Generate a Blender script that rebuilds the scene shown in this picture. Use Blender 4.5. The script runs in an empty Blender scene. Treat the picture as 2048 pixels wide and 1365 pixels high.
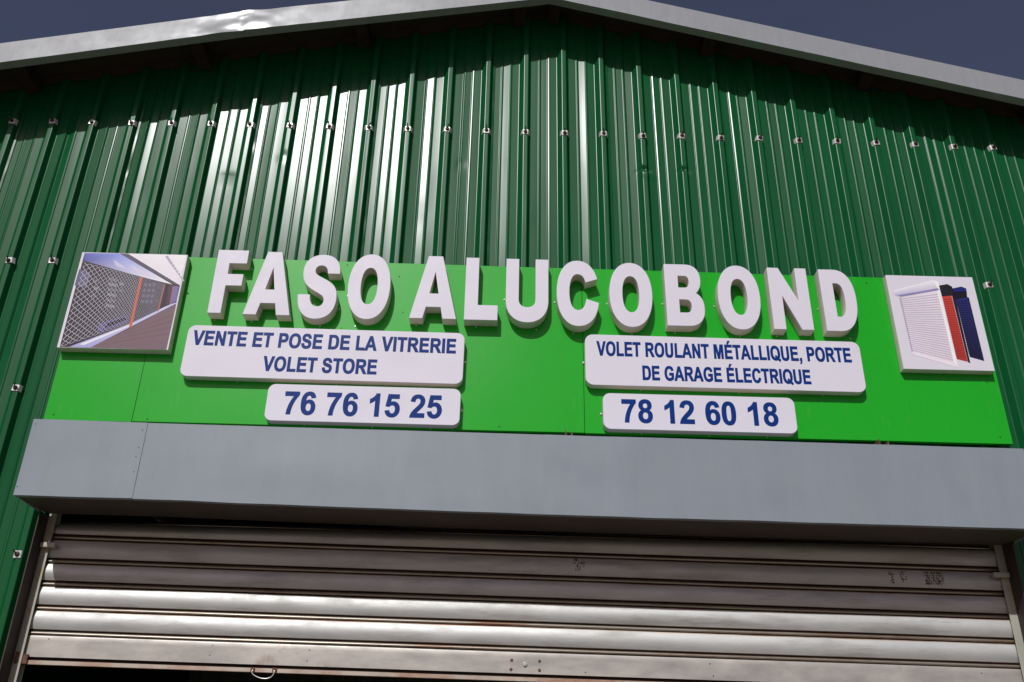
import bpy, bmesh, math, random
from mathutils import Vector, Matrix, noise
C = bpy.context.scene
COL = C.collection

# ------------------------------------------------------------------ camera
cam_d = bpy.data.cameras.new('camera')
cam = bpy.data.objects.new('camera', cam_d)
COL.objects.link(cam)
right = Vector((0.99963, -0.02136, 0.01684))
fwd = Vector((0.01125, 0.88837, 0.459)).normalized()
right = (right - fwd * right.dot(fwd)).normalized()
up = right.cross(fwd)
cam.matrix_world = Matrix((
    (right.x, up.x, -fwd.x, 2.5011), (right.y, up.y, -fwd.y, -3.7847),
    (right.z, up.z, -fwd.z, 1.6), (0, 0, 0, 1)))
cam_d.sensor_width = 36.0
cam_d.lens = 32.91
cam_d.clip_start = 0.05
cam_d.clip_end = 2000.0
C.camera = cam

# ------------------------------------------------------------------ sky, sun, exposure
SUN = Vector((-0.31, -1.0, 0.9)).normalized()          # towards the sun
w = bpy.data.worlds.new("World")
C.world = w
w.use_nodes = True
nt = w.node_tree
nt.nodes.clear()
out = nt.nodes.new('ShaderNodeOutputWorld')
bg = nt.nodes.new('ShaderNodeBackground')
sky = nt.nodes.new('ShaderNodeTexSky')
sky.sky_type = 'NISHITA'
sky.sun_disc = False
sky.sun_elevation = math.asin(SUN.z)
sky.sun_rotation = math.atan2(SUN.x, SUN.y)
sky.altitude = 300
sky.air_density = 1.0
sky.dust_density = 3.0
sky.ozone_density = 1.0
hsv = nt.nodes.new('ShaderNodeHueSaturation')
hsv.inputs['Saturation'].default_value = 0.95
tc = nt.nodes.new('ShaderNodeTexCoord')
mp = nt.nodes.new('ShaderNodeMapping')
mp.inputs['Scale'].default_value = (2.2, 2.2, 4.5)
cl = nt.nodes.new('ShaderNodeTexNoise')
cl.inputs['Scale'].default_value = 1.3
cl.inputs['Detail'].default_value = 6
cl.inputs['Roughness'].default_value = 0.6
rmp = nt.nodes.new('ShaderNodeMapRange')
rmp.inputs[1].default_value = 0.42
rmp.inputs[2].default_value = 0.8
rmp.inputs[3].default_value = 0.0
rmp.inputs[4].default_value = 0.35
mx = nt.nodes.new('ShaderNodeMix')
mx.data_type = 'RGBA'
mx.inputs['B'].default_value = (1.3, 1.25, 1.9, 1)
nt.links.new(tc.outputs['Generated'], mp.inputs['Vector'])
nt.links.new(mp.outputs['Vector'], cl.inputs['Vector'])
nt.links.new(cl.outputs['Fac'], rmp.inputs['Value'])
nt.links.new(rmp.outputs['Result'], mx.inputs['Factor'])
nt.links.new(sky.outputs['Color'], hsv.inputs['Color'])
tint = nt.nodes.new('ShaderNodeMix')
tint.data_type = 'RGBA'
tint.blend_type = 'MULTIPLY'
tint.inputs['Factor'].default_value = 1.0
tint.inputs['B'].default_value = (0.97, 0.83, 0.92, 1)
nt.links.new(hsv.outputs['Color'], tint.inputs['A'])
nt.links.new(tint.outputs['Result'], mx.inputs['A'])
nt.links.new(mx.outputs['Result'], bg.inputs['Color'])
nt.links.new(bg.outputs['Background'], out.inputs['Surface'])
bg.inputs['Strength'].default_value = 0.05

sl = bpy.data.lights.new('sun', 'SUN')
sl.energy = 3.1
sl.angle = math.radians(0.53)
sl.color = (1.0, 0.985, 0.965)
so = bpy.data.objects.new('sun', sl)
COL.objects.link(so)
so.location = (-4, -12, 14)
so.rotation_euler = SUN.to_track_quat('Z', 'Y').to_euler()

C.view_settings.view_transform = 'Standard'
C.view_settings.look = 'None'
C.view_settings.exposure = 0.0
C.view_settings.gamma = 1.0
C.view_settings.use_curve_mapping = False
C.cycles.max_bounces = 6

random.seed(7)

# ------------------------------------------------------------------ materials
def mat(name, base, rough=0.5, metal=0.0, spec=0.5, var=0.0, vscale=6.0, vstretch=(1, 1, 1), dark=None,
        dirt=None, dscale=20.0, dlo=0.6, dhi=0.75, damt=0.6, dstretch=(1, 1, 1), rvar=0.0, bump=0.0, bscale=40.0, attr=None):
    m = bpy.data.materials.new(name)
    m.use_nodes = True
    n = m.node_tree.nodes
    L = m.node_tree.links
    b = n['Principled BSDF']
    b.inputs['Base Color'].default_value = (*base, 1)
    b.inputs['Roughness'].default_value = rough
    b.inputs['Metallic'].default_value = metal
    b.inputs['Specular IOR Level'].default_value = spec
    t = n.new('ShaderNodeTexCoord')

    def tex(scale, stretch, detail=6):
        p = n.new('ShaderNodeMapping')
        p.inputs['Scale'].default_value = stretch
        L.new(t.outputs['Object'], p.inputs['Vector'])
        x = n.new('ShaderNodeTexNoise')
        x.inputs['Scale'].default_value = scale
        x.inputs['Detail'].default_value = detail
        x.inputs['Roughness'].default_value = 0.65
        L.new(p.outputs['Vector'], x.inputs['Vector'])
        return x.outputs['Fac']

    col = None
    if attr:
        a = n.new('ShaderNodeAttribute')
        a.attribute_name = attr
        col = a.outputs['Color']
    if var:
        f = tex(vscale, vstretch)
        r = n.new('ShaderNodeMapRange')
        r.inputs[1].default_value = 0.3
        r.inputs[2].default_value = 0.7
        L.new(f, r.inputs['Value'])
        k = n.new('ShaderNodeMix')
        k.data_type = 'RGBA'
        if col is not None:
            L.new(col, k.inputs['A'])
            k.blend_type = 'MULTIPLY'
            k.inputs['B'].default_value = (1 - var, 1 - var, 1 - var, 1)
        else:
            k.inputs['A'].default_value = (*[min(1, c * (1 + var)) for c in base], 1)
            k.inputs['B'].default_value = (*(dark or [c * (1 - var) for c in base]), 1)
        L.new(r.outputs['Result'], k.inputs['Factor'])
        col = k.outputs['Result']
    if dirt:
        f = tex(dscale, dstretch, 9)
        r = n.new('ShaderNodeMapRange')
        r.inputs[1].default_value = dlo
        r.inputs[2].default_value = dhi
        r.inputs[3].default_value = 0
        r.inputs[4].default_value = damt
        L.new(f, r.inputs['Value'])
        k = n.new('ShaderNodeMix')
        k.data_type = 'RGBA'
        if col is not None:
            L.new(col, k.inputs['A'])
        else:
            k.inputs['A'].default_value = (*base, 1)
        k.inputs['B'].default_value = (*dirt, 1)
        L.new(r.outputs['Result'], k.inputs['Factor'])
        col = k.outputs['Result']
    if col is not None:
        L.new(col, b.inputs['Base Color'])
    if rvar:
        f = tex(9.0, (1, 1, 1))
        r = n.new('ShaderNodeMapRange')
        r.inputs[1].default_value = 0.3
        r.inputs[2].default_value = 0.7
        r.inputs[3].default_value = max(0.02, rough - rvar)
        r.inputs[4].default_value = rough + rvar
        L.new(f, r.inputs['Value'])
        L.new(r.outputs['Result'], b.inputs['Roughness'])
    if bump:
        f = tex(bscale, (1, 1, 1))
        u = n.new('ShaderNodeBump')
        u.inputs['Strength'].default_value = bump
        u.inputs['Distance'].default_value = 0.002
        L.new(f, u.inputs['Height'])
        L.new(u.outputs['Normal'], b.inputs['Normal'])
    return m


M = {
    'cladding': mat('green_coated_sheet', (0.005, 0.082, 0.025), 0.38, spec=0.20, var=0.10, vscale=3, vstretch=(1, 1, .3),
                    dirt=(0.10, 0.085, 0.05), dscale=9, dlo=0.62, dhi=0.85, damt=0.22, dstretch=(2, 2, .35), rvar=0.05),
    'inner_sheet': mat('pale_inner_sheet', (0.30, 0.34, 0.29), 0.5, var=0.1),
    'roof': mat('roof_sheet_underside', (0.036, 0.028, 0.018), 0.7, spec=0.2, var=0.2),
    'rust_steel': mat('red_oxide_steel', (0.026, 0.015, 0.011), 0.75, spec=0.2, var=0.3, vscale=15),
    'fascia': mat('galvanised_trim', (0.39, 0.41, 0.42), 0.24, metal=0.38, var=0.05, vscale=5, vstretch=(9, 1, 1.2),
                  dirt=(0.26, 0.24, 0.20), dscale=14, dlo=0.66, dhi=0.76, damt=0.3, rvar=0.03),
    'hood': mat('grey_painted_sheet', (0.225, 0.262, 0.300), 0.42, spec=0.35, var=0.05, vscale=3, vstretch=(3, 1, .6),
                dirt=(0.24, 0.20, 0.15), dscale=16, dlo=0.60, dhi=0.78, damt=0.38, dstretch=(3, 1, .35), rvar=0.08),
    'soffit': mat('brown_grey_soffit', (0.075, 0.060, 0.050), 0.5, spec=0.25, var=0.15),
    'board': mat('bright_green_panel', (0.014, 0.350, 0.018), 0.14, spec=0.45, var=0.02, vscale=1.5, rvar=0.03,
                 dirt=(0.10, 0.38, 0.10), dscale=30, dlo=0.58, dhi=0.8, damt=0.38, dstretch=(2, 1, .35)),
    'white': mat('white_acrylic', (0.645, 0.632, 0.715), 0.5, spec=0.3, var=0.015, vscale=5,
                 dirt=(0.50, 0.44, 0.42), dscale=28, dlo=0.66, dhi=0.80, damt=0.3, rvar=0.06),
    'side': mat('weathered_white_edge', (0.66, 0.60, 0.56), 0.6, spec=0.2, var=0.06, vscale=14,
                dirt=(0.30, 0.24, 0.20), dscale=35, dlo=0.6, dhi=0.72, damt=0.55),
    'blue': mat('blue_vinyl', (0.006, 0.034, 0.185), 0.24, spec=0.26, var=0.08, vscale=4),
    'galv': mat('galvanised_slat', (0.525, 0.535, 0.525), 0.55, metal=0.5, spec=0.3, var=0.10, vscale=7, vstretch=(.5, 1, 3),
                dirt=(0.15, 0.125, 0.105), dscale=9, dlo=0.50, dhi=0.80, damt=0.65, dstretch=(.3, 1, 2.4), rvar=0.08, bump=0.04, bscale=18),
    'bar': mat('stained_bottom_bar', (0.43, 0.41, 0.375), 0.46, metal=0.4, spec=0.3, var=0.16, vscale=9, vstretch=(.6, 1, 1.8), dark=(0.31, 0.295, 0.28),
               dirt=(0.22, 0.12, 0.07), dscale=8, dlo=0.60, dhi=0.75, damt=0.6, rvar=0.1, bump=0.05, bscale=30),
    'lip': mat('rust_bitten_edge', (0.44, 0.38, 0.32), 0.5, metal=0.3, var=0.15, dirt=(0.30, 0.13, 0.07), dscale=9, dlo=0.44, dhi=0.62, damt=0.8, dstretch=(.5, 1, 1)),
    'groove': mat('rusty_groove', (0.038, 0.021, 0.014), 0.7, spec=0.2, var=0.5, vscale=12, vstretch=(.4, 1, 1)),
    'bead': mat('worn_bead_steel', (0.46, 0.42, 0.36), 0.30, metal=0.9, var=0.1, dirt=(0.24, 0.11, 0.05), dscale=7,
                dlo=0.56, dhi=0.72, damt=0.7, dstretch=(.3, 1, 1)),
    'bead_rusty': mat('rust_streaked_bead', (0.46, 0.42, 0.36), 0.34, metal=0.75, var=0.1, dirt=(0.27, 0.12, 0.055), dscale=6,
                      dlo=0.47, dhi=0.66, damt=0.85, dstretch=(.3, 1, 1)),
    'stain': mat('rust_brown_ink', (0.125, 0.085, 0.068), 0.8, spec=0.1, var=0.4, vscale=80),
    'rusty': mat('rusted_iron', (0.12, 0.055, 0.03), 0.8, var=0.5, vscale=40, dirt=(0.3, 0.26, 0.22), dscale=30, dlo=0.55, dhi=0.65, damt=0.6),
    'rail': mat('cream_guide_rail', (0.40, 0.40, 0.34), 0.5, metal=0.2, var=0.1, dirt=(0.32, 0.22, 0.06), dscale=11, dlo=0.54, dhi=0.7, damt=0.7),
    'jamb': mat('brown_door_frame', (0.045, 0.036, 0.03), 0.55, spec=0.3, var=0.25, vscale=12),
    'clip': mat('zinc_clip', (0.56, 0.55, 0.54), 0.40, metal=0.35, var=0.1, vscale=60),
    'bolt': mat('dark_bolt', (0.07, 0.055, 0.045), 0.5, metal=0.4, var=0.3, vscale=80),
    'steel': mat('bright_screw', (0.62, 0.61, 0.58), 0.3, metal=0.6),
    'ground': mat('laterite_ground', (0.205, 0.168, 0.132), 0.95, spec=0.2, var=0.25, vscale=0.8, bump=0.5, bscale=12),
    'print': mat('printed_picture', (0.5, 0.5, 0.5), 0.5, spec=0.2, attr='ink', var=0.06, vscale=30),
    'dark': mat('dark_interior', (0.05, 0.045, 0.04), 0.8, var=0.2),
}


def satin_enamel(m, f1, r1, f2, r2):
    """coil-coated sheet: matt colour under a soft and a tight gloss lobe with short tails"""
    n = m.node_tree.nodes
    L = m.node_tree.links
    p = n['Principled BSDF']
    src = p.inputs['Base Color'].links[0].from_socket
    d = n.new('ShaderNodeBsdfDiffuse')
    L.new(src, d.inputs['Color'])
    last = d.outputs['BSDF']
    for f, r in ((f1, r1), (f2, r2)):
        g = n.new('ShaderNodeBsdfAnisotropic')
        g.distribution = 'BECKMANN'
        g.inputs['Color'].default_value = (f, f, f * 1.02, 1)
        g.inputs['Roughness'].default_value = r
        a = n.new('ShaderNodeAddShader')
        L.new(last, a.inputs[0])
        L.new(g.outputs['BSDF'], a.inputs[1])
        last = a.outputs['Shader']
    L.new(last, n['Material Output'].inputs['Surface'])


satin_enamel(M['cladding'], 0.010, 0.39, 0.0150, 0.235)
satin_enamel(M['board'], 0.013, 0.36, 0.010, 0.12)
satin_enamel(M['blue'], 0.005, 0.34, 0.008, 0.14)

# ------------------------------------------------------------------ object helpers
def link_mesh(name, me, parent=None, loc=(0, 0, 0)):
    o = bpy.data.objects.new(name, me)
    COL.objects.link(o)
    o.location = loc
    if parent is not None:
        o.parent = parent
    return o


def obj(name, bm, mats, parent=None, loc=(0, 0, 0), smooth=None):
    bmesh.ops.recalc_face_normals(bm, faces=bm.faces)
    me = bpy.data.meshes.new(name)
    bm.to_mesh(me)
    bm.free()
    for m in (mats if isinstance(mats, (list, tuple)) else [mats]):
        me.materials.append(m)
    if smooth is not None:
        me.shade_smooth()
        if smooth < 179:
            me.set_sharp_from_angle(angle=math.radians(smooth))
    return link_mesh(name, me, parent, loc)


def tag(o, label=None, cat=None, group=None, kind=None):
    for k, v in (('label', label), ('category', cat), ('group', group), ('kind', kind)):
        if v:
            o[k] = v
    return o


def empty(name, loc, label, cat, group=None):
    o = bpy.data.objects.new(name, None)
    COL.objects.link(o)
    o.location = loc
    o.empty_display_size = 0.1
    return tag(o, label, cat, group)


def box(bm, x0, x1, y0, y1, z0, z1, mi=0, bev=0.0):
    vs = [bm.verts.new((x, y, z)) for x in (x0, x1) for y in (y0, y1) for z in (z0, z1)]
    fs = [bm.faces.new([vs[i] for i in q]) for q in
          ((0, 1, 3, 2), (4, 6, 7, 5), (0, 4, 5, 1), (2, 3, 7, 6), (0, 2, 6, 4), (1, 5, 7, 3))]
    for f in fs:
        f.material_index = mi
    if bev:
        bmesh.ops.bevel(bm, geom=list({e for f in fs for e in f.edges}), offset=bev, segments=2, affect='EDGES', profile=0.5)
    return vs


def cyl(bm, p, axis, r, h, n=14, mi=0, r2=None):
    a = Vector(axis).normalized()
    u = a.orthogonal().normalized()
    v = a.cross(u)
    p = Vector(p)
    rings = []
    for k, rr in ((0, r), (1, r2 if r2 is not None else r)):
        rings.append([bm.verts.new(p + a * h * k + (u * math.cos(2 * math.pi * i / n) + v * math.sin(2 * math.pi * i / n)) * rr) for i in range(n)])
    for i in range(n):
        j = (i + 1) % n
        bm.faces.new((rings[0][i], rings[0][j], rings[1][j], rings[1][i])).material_index = mi
    bm.faces.new(rings[0]).material_index = mi
    bm.faces.new(rings[1]).material_index = mi


def tube(bm, pts, r, n=8, mi=0):
    rings = []
    for i, p in enumerate(pts):
        p = Vector(p)
        d = (Vector(pts[min(i + 1, len(pts) - 1)]) - Vector(pts[max(i - 1, 0)])).normalized()
        u = Vector((0, 1, 0)) if abs(d.y) < .9 else Vector((1, 0, 0))
        v = d.cross(u).normalized()
        u = v.cross(d)
        rings.append([bm.verts.new(p + (u * math.cos(2 * math.pi * k / n) + v * math.sin(2 * math.pi * k / n)) * r) for k in range(n)])
    for a, b in zip(rings, rings[1:]):
        for k in range(n):
            j = (k + 1) % n
            bm.faces.new((a[k], a[j], b[j], b[k])).material_index = mi
    bm.faces.new(rings[0]).material_index = mi
    bm.faces.new(rings[-1]).material_index = mi

# ================================================================== SETTING
bm = bmesh.new()
bmesh.ops.create_grid(bm, x_segments=60, y_segments=60, size=150)
for v in bm.verts:
    if v.co.y < -6:
        v.co.z = 0.06 * noise.noise(v.co * 0.2)
ground = obj('ground', bm, M['ground'])
tag(ground, 'reddish bare earth in front of the green metal shed', 'ground', kind='structure')

# ================================================================== BUILDING
PITCH = 0.2
XA, XB = -1.4, 6.0                       # gable wall from side to side
AX, AZ, ML, MR = 2.714, 5.4926, 0.2258, 0.258
OPEN = (0.643, 4.612, 2.735)              # door opening


def fascia_z(x):
    return AZ + ML * (x - AX) if x < AX else AZ - MR * (x - AX)


def overhang(x):
    return .224 + .053 * min(1.0, max(0.0, (2.67 - x) / 1.5))


building = empty('metal_building', (AX, 0, 0), 'dark green corrugated metal shed with a low pitched gable roof', 'building')
building_off = Vector((AX, 0, 0))


def part(name, bm, m, smooth=None):
    o = obj(name, bm, m, building, tuple(-building_off), smooth)
    return o


def arc_bend(p0, p1, p2, r, seg):
    """round the corner p1 of a profile with short supports at either end"""
    a = (p0 - p1)
    b = (p2 - p1)
    la, lb = a.length, b.length
    a.normalize()
    b.normalize()
    t = min(r, la * .45, lb * .45)
    q0, q2 = p1 + a * t, p1 + b * t
    res = []
    sup = min(0.0006, la * .03, lb * .03)
    res.append(q0 + a * sup)
    for i in range(seg + 1):
        s = i / seg
        res.append((q0 * (1 - s) + p1 * s) * (1 - s) + (p1 * (1 - s) + q2 * s) * s)
    res.append(q2 + b * sup)
    return res


def rib_profile():
    """bends of the sheet over its whole width: (x, height, radius, segments)"""
    B = []
    k0, k1 = int(math.floor(XA / PITCH)) - 1, int(math.ceil(XB / PITCH)) + 1
    rnd = random.Random(3)
    for k in range(k0, k1):
        x = k * PITCH - 0.003
        j = lambda s: rnd.gauss(0, s)
        a = j(.0011)
        B += [(x - .0335, a, .004, 3), (x - .0122, .030, .0035, 3), (x + .0122, .030 + j(.0008), .0035, 3), (x + .0243, j(.0006), .0035, 3)]
        for c in (.0735, .120):
            cc = x + c
            h = .0027
            e, f = j(.0018) + .0005, j(.0018) - .0005
            B += [(cc - .0070, e, .0018, 3), (cc - .0040, h + e, .0020, 3), (cc + .0040, h + f, .0018, 3), (cc + .0068, f, .0015, 3)]
    return B


def dent(x, z):
    d = 0.0
    for (dx, dz, sx, sz, a) in DENTS:
        d += a * math.exp(-((x - dx) / sx) ** 2 - ((z - dz) / sz) ** 2)
    return d


DENTS = [(3.197, 4.533, .020, .009, -.016), (3.215, 4.50, .03, .02, .003), (3.397, 4.535, .018, .008, -.013), (2.62, 4.33, .012, .008, .003), (3.02, 4.36, .012, .008, .003), (1.39, 4.55, .02, .03, -.003), (1.13, 4.42, .03, .03, -.0025),
         (2.09, 4.2, .03, .05, -.002), (0.75, 4.3, .03, .04, -.002), (2.28, 4.55, .02, .04, -.002), (3.6, 4.3, .03, .03, -.002), (2.62, 4.25, .03, .05, .0015)]


def build_wall():
    bends = rib_profile()
    P = [Vector((b[0], b[1])) for b in bends]
    pts = []
    for i in range(1, len(P) - 1):
        pts += arc_bend(P[i - 1], P[i], P[i + 1], bends[i][2], bends[i][3])
        gap = (P[i + 1] - P[i]).length
        if gap > .02:
            q = P[i] + (P[i + 1] - P[i]) * .5
            q.y += random.Random(i).gauss(0, .0002)
            pts.append(q)
    pts = [p for p in pts if XA <= p.x <= XB]
    # make sure the opening edges exist
    bm = bmesh.new()
    cols = []
    zs = []
    z = 0.0
    while z < 3.0:
        zs.append(z)
        z += .25 if z < 2 else .08
    N0 = 10
    ZL = [OPEN[2] + i * (4.44 - OPEN[2]) / 24 for i in range(25)] + [4.44 + i * .0075 for i in range(1, 22)]
    N = N0 + len(ZL) - 1 + 8

    def yy(x, h, z):
        k = math.floor((x + .003 + .1) / PITCH)
        n = noise.noise(Vector((x * 9, z * 1.6, k * 3.1))) * .00055 + noise.noise(Vector((x * 22, z * 5.0, 4.2))) * .00018
        n += noise.noise(Vector((x * 0.8, z * 0.5, 9.0))) * .004
        bulge = .0
        return -(h + n + bulge) - dent(x, z)

    prev = None
    for p in pts:
        top = fascia_z(p.x) + .088
        z0 = OPEN[2] if OPEN[0] < p.x < OPEN[1] else 0.0
        col = []
        for s in range(N + 1):
            if s < N0:
                zz = OPEN[2] * s / N0
            elif s < N0 + len(ZL):
                zz = ZL[s - N0]
            else:
                zz = ZL[-1] + (top - ZL[-1]) * (s - N0 - len(ZL) + 1) / 8
            col.append(bm.verts.new((p.x, yy(p.x, p.y, zz), zz)) if (s >= N0 or z0 == 0) else None)
        cols.append((p.x, z0, col))
    for (xa, za, a), (xb, zb, b) in zip(cols, cols[1:]):
        for s in range(N):
            if a[s] is None or b[s] is None:
                continue
            bm.faces.new((a[s], b[s], b[s + 1], a[s + 1]))
    # lapped sheet edges: a free edge lying over the foot of every third rib
    for k in range(-6, 33, 3):
        x = k * PITCH + .0255
        if not XA + .1 < x < XB - .1:
            continue
        lo = OPEN[2] if OPEN[0] < x < OPEN[1] else 0.0
        top = fascia_z(x) + .08
        n = 160
        r0 = r1 = None
        for i in range(n + 1):
            z = lo + (top - lo) * i / n
            wv = noise.noise(Vector((k * 5.0, z * 9, 1))) * .0012 + noise.noise(Vector((k * 5.0, z * 40, 2))) * .0006
            a = bm.verts.new((x - .003, yy(x - .003, .006, z) - .001, z))
            b = bm.verts.new((x + .007 + wv, yy(x + .007, .002, z) - .0035 + wv * 1.6, z))
            if r0:
                bm.faces.new((r0, r1, b, a))
            r0, r1 = a, b
    for f in bm.faces:
        if f.normal.y > 0:
            f.normal_flip()
    me = bpy.data.meshes.new('wall')
    bm.normal_update()
    for f in bm.faces:
        if f.normal.y > 0:
            f.normal_flip()
    bm.to_mesh(me)
    bm.free()
    me.materials.append(M['cladding'])
    me.shade_smooth()
    return link_mesh('wall', me, building, tuple(-building_off))


build_wall()
# side and back walls, inner lining
for x in (XA, XB):
    bm = bmesh.new()
    box(bm, x - .02, x + .02, .01, 9.0, 0, fascia_z(x) + .05)
    part('side_wall', bm, M['cladding'])
bm = bmesh.new()
x = XA
n = 0
prev = None
while x < XB:
    for dx, h in ((0, 0), (.14, 0), (.16, .03), (.20, .03), (.22, 0)):
        v0 = bm.verts.new((x + dx, 8.9 - h, 0))
        v1 = bm.verts.new((x + dx, 8.9 - h, fascia_z(x + dx) + .09))
        if prev:
            bm.faces.new((prev[0], v0, v1, prev[1]))
        prev = (v0, v1)
    x += .25
part('back_wall', bm, M['inner_sheet'])

# roof sheets (corrugations run down the slope), one mesh
bm = bmesh.new()
RY0, RY1 = -.200, 9.1
ys = []
y = RY0
while y < RY1:
    for dy, h in ((0, 0), (.13, 0), (.15, .03), (.18, .03)):
        ys.append((y + dy, h))
    y += .2
for (xa, xb) in ((XA - .35, AX), (AX, XB + .35)):
    for t in (.092, .096):
        pr = None
        for y, h in ys:
            a = bm.verts.new((xa, y, fascia_z(xa) + t + h))
            b = bm.verts.new((xb, y, fascia_z(xb) + t + h))
            if pr:
                bm.faces.new((pr[0], pr[1], b, a))
            pr = (a, b)
roof = part('roof', bm, M['roof'])

# fascia trims: flat galvanised front, narrow return under, dented at the joint
FD = [(1.148, 5.17, .010, .2, -.004), (1.20, 5.125, .03, .02, -.003), (0.93, 5.13, .03, .015, -.002), (1.08, 5.115, .16, .022, .0035), (4.026, 5.14, .008, .03, -.003), (3.95, 5.15, .12, .06, .001)]


def fascia(x0, x1, nx):
    bm = bmesh.new()
    H = .153
    nz = 12
    grid = []
    for i in range(nx + 1):
        x = x0 + (x1 - x0) * i / nx
        zb = fascia_z(x)
        Y = -overhang(x)
        row = []
        edge = noise.noise(Vector((x * 4, 0, 3))) * .0022
        for j in range(nz + 1):
            z = zb + edge * (1 - j / nz) + H * j / nz
            d = noise.noise(Vector((x * 1.6, z * 3, 7))) * .0012 + noise.noise(Vector((x * 7, z * 9, 5))) * .0005
            for (a, b, sx, sz, amp) in FD:
                d += amp * .55 * math.exp(-((x - a) / sx) ** 2 - ((z - b) / sz) ** 2)
            cr = math.exp(-((x - 1.13) / .20) ** 2)
            d += cr * (noise.noise(Vector((x * 9, z * 12, 2))) * .0075 + noise.noise(Vector((x * 24, z * 26, 4))) * .0018)
            if abs(x - 1.148) < .03:
                d += noise.noise(Vector((x * 90, z * 70, 1))) * .004 * (1 - abs(x - 1.148) / .03)
            row.append(bm.verts.new((x, Y - d + .019 * j / nz, z)))
        row.insert(0, bm.verts.new((x, Y + .05, zb + .003)))
        row.append(bm.verts.new((x, Y + .07, zb + H - .001)))
        grid.append(row)
    for a, b in zip(grid, grid[1:]):
        for k in range(len(a) - 1):
            bm.faces.new((a[k], b[k], b[k + 1], a[k + 1]))
    for f in bm.faces:
        f.smooth = True
    o = obj('fascia', bm, M['fascia'], building, tuple(-building_off), 35)
    o.parent = roof
    o.location = (0, 0, 0)
    return o


fascia(XA - .35, AX, 260)
fascia(AX, XB + .35, 160)
# open seams of the trim: thin cover strips where lengths meet

for px in (-.75, .06, .91, 1.73, 2.56, 2.74, 3.56, 4.37, 5.2, 6.0):
    bm = bmesh.new()
    zb = fascia_z(px)
    s = ML if px < AX else -MR
    vs = box(bm, px - .03, px + .03, .022 - overhang(px), -.04, zb + .012, zb + .088)
    for v in vs:
        v.co.z += s * (v.co.x - px)
    part('purlin', bm, M['rust_steel'])

# saddle clips over the ribs, each with its bolt
def clip_mesh():
    bm = bmesh.new()
    prof = [(-.0225, .0165), (-.0215, .0190), (-.0155, .0315), (-.0125, .0335), (.0125, .0335), (.0155, .0315), (.0215, .0190), (.0225, .0165)]
    rows = []
    for z in (-.0155, -.014, 0, .014, .0155):
        rows.append([bm.verts.new((x, -h + (.0015 if abs(z) > .015 else 0), z)) for x, h in prof])
    back = []
    for a, b in zip(rows, rows[1:]):
        for i in range(len(prof) - 1):
            bm.faces.new((a[i], a[i + 1], b[i + 1], b[i]))
    me_faces = list(bm.faces)
    bm.normal_update()
    bmesh.ops.solidify(bm, geom=me_faces, thickness=.0015)
    return bm


def bolt_mesh():
    bm = bmesh.new()
    cyl(bm, (0, -.034, 0), (0, -1, 0), .0105, .0025, 18)
    cyl(bm, (0, -.0365, 0), (0, -1, 0), .0075, .0065, 6)
    tube(bm, [(0, -.030, 0), (0, -.046, .001), (.0005, -.052, .006), (.001, -.058, .014)], .0031, 8)
    return bm


clips = [(k * .2 - .003, 4.7245 + .02 * (1 - ((k * .2 - 2.5) / 2.5) ** 2)) for k in range(-6, 33) if k * .2 < 5.9]
clips += [(-.203, 3.90), (.197, 3.898), (.395, 3.9015), (4.797, 3.9016), (4.997, 3.90), (5.397, 3.9), (-.003, 3.251), (.395, 3.251), (-.405, 3.25),
          (.590, 2.528), (.19, 2.53), (4.997, 3.25), (5.197, 2.53), (4.797, 2.53)]
cm = bm2 = None
for i, (x, z) in enumerate(clips):
    if i == 0:
        c0 = obj('saddle_clip', clip_mesh(), M['clip'], building)
        b0 = obj('bolt', bolt_mesh(), M['bolt'], c0, smooth=40)
        c, b = c0, b0
    else:
        c = c0.copy()
        COL.objects.link(c)
        b = b0.copy()
        COL.objects.link(b)
        b.parent = c
    c.location = Vector((x, noise.noise(Vector((x * 0.8, z * 0.5, 9.0))) * -.004, z)) - building_off
    rr = random.Random(i)
    c.rotation_euler = (rr.uniform(-.06, .06), rr.uniform(-.15, .15), 0)
    c.location.z += rr.uniform(-.003, .003)
    b.rotation_euler = (rr.uniform(-.1, .1), rr.uniform(-.9, .9), 0)

# steel door frame angles each side of the opening
for s, x in ((1, .643), (-1, 4.612)):
    bm = bmesh.new()
    vs = box(bm, min(x, x + s * .006), max(x, x + s * .006), -.052, .07, 0, 2.70, bev=.0012)
    part('door_frame', bm, M['jamb'])

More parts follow.
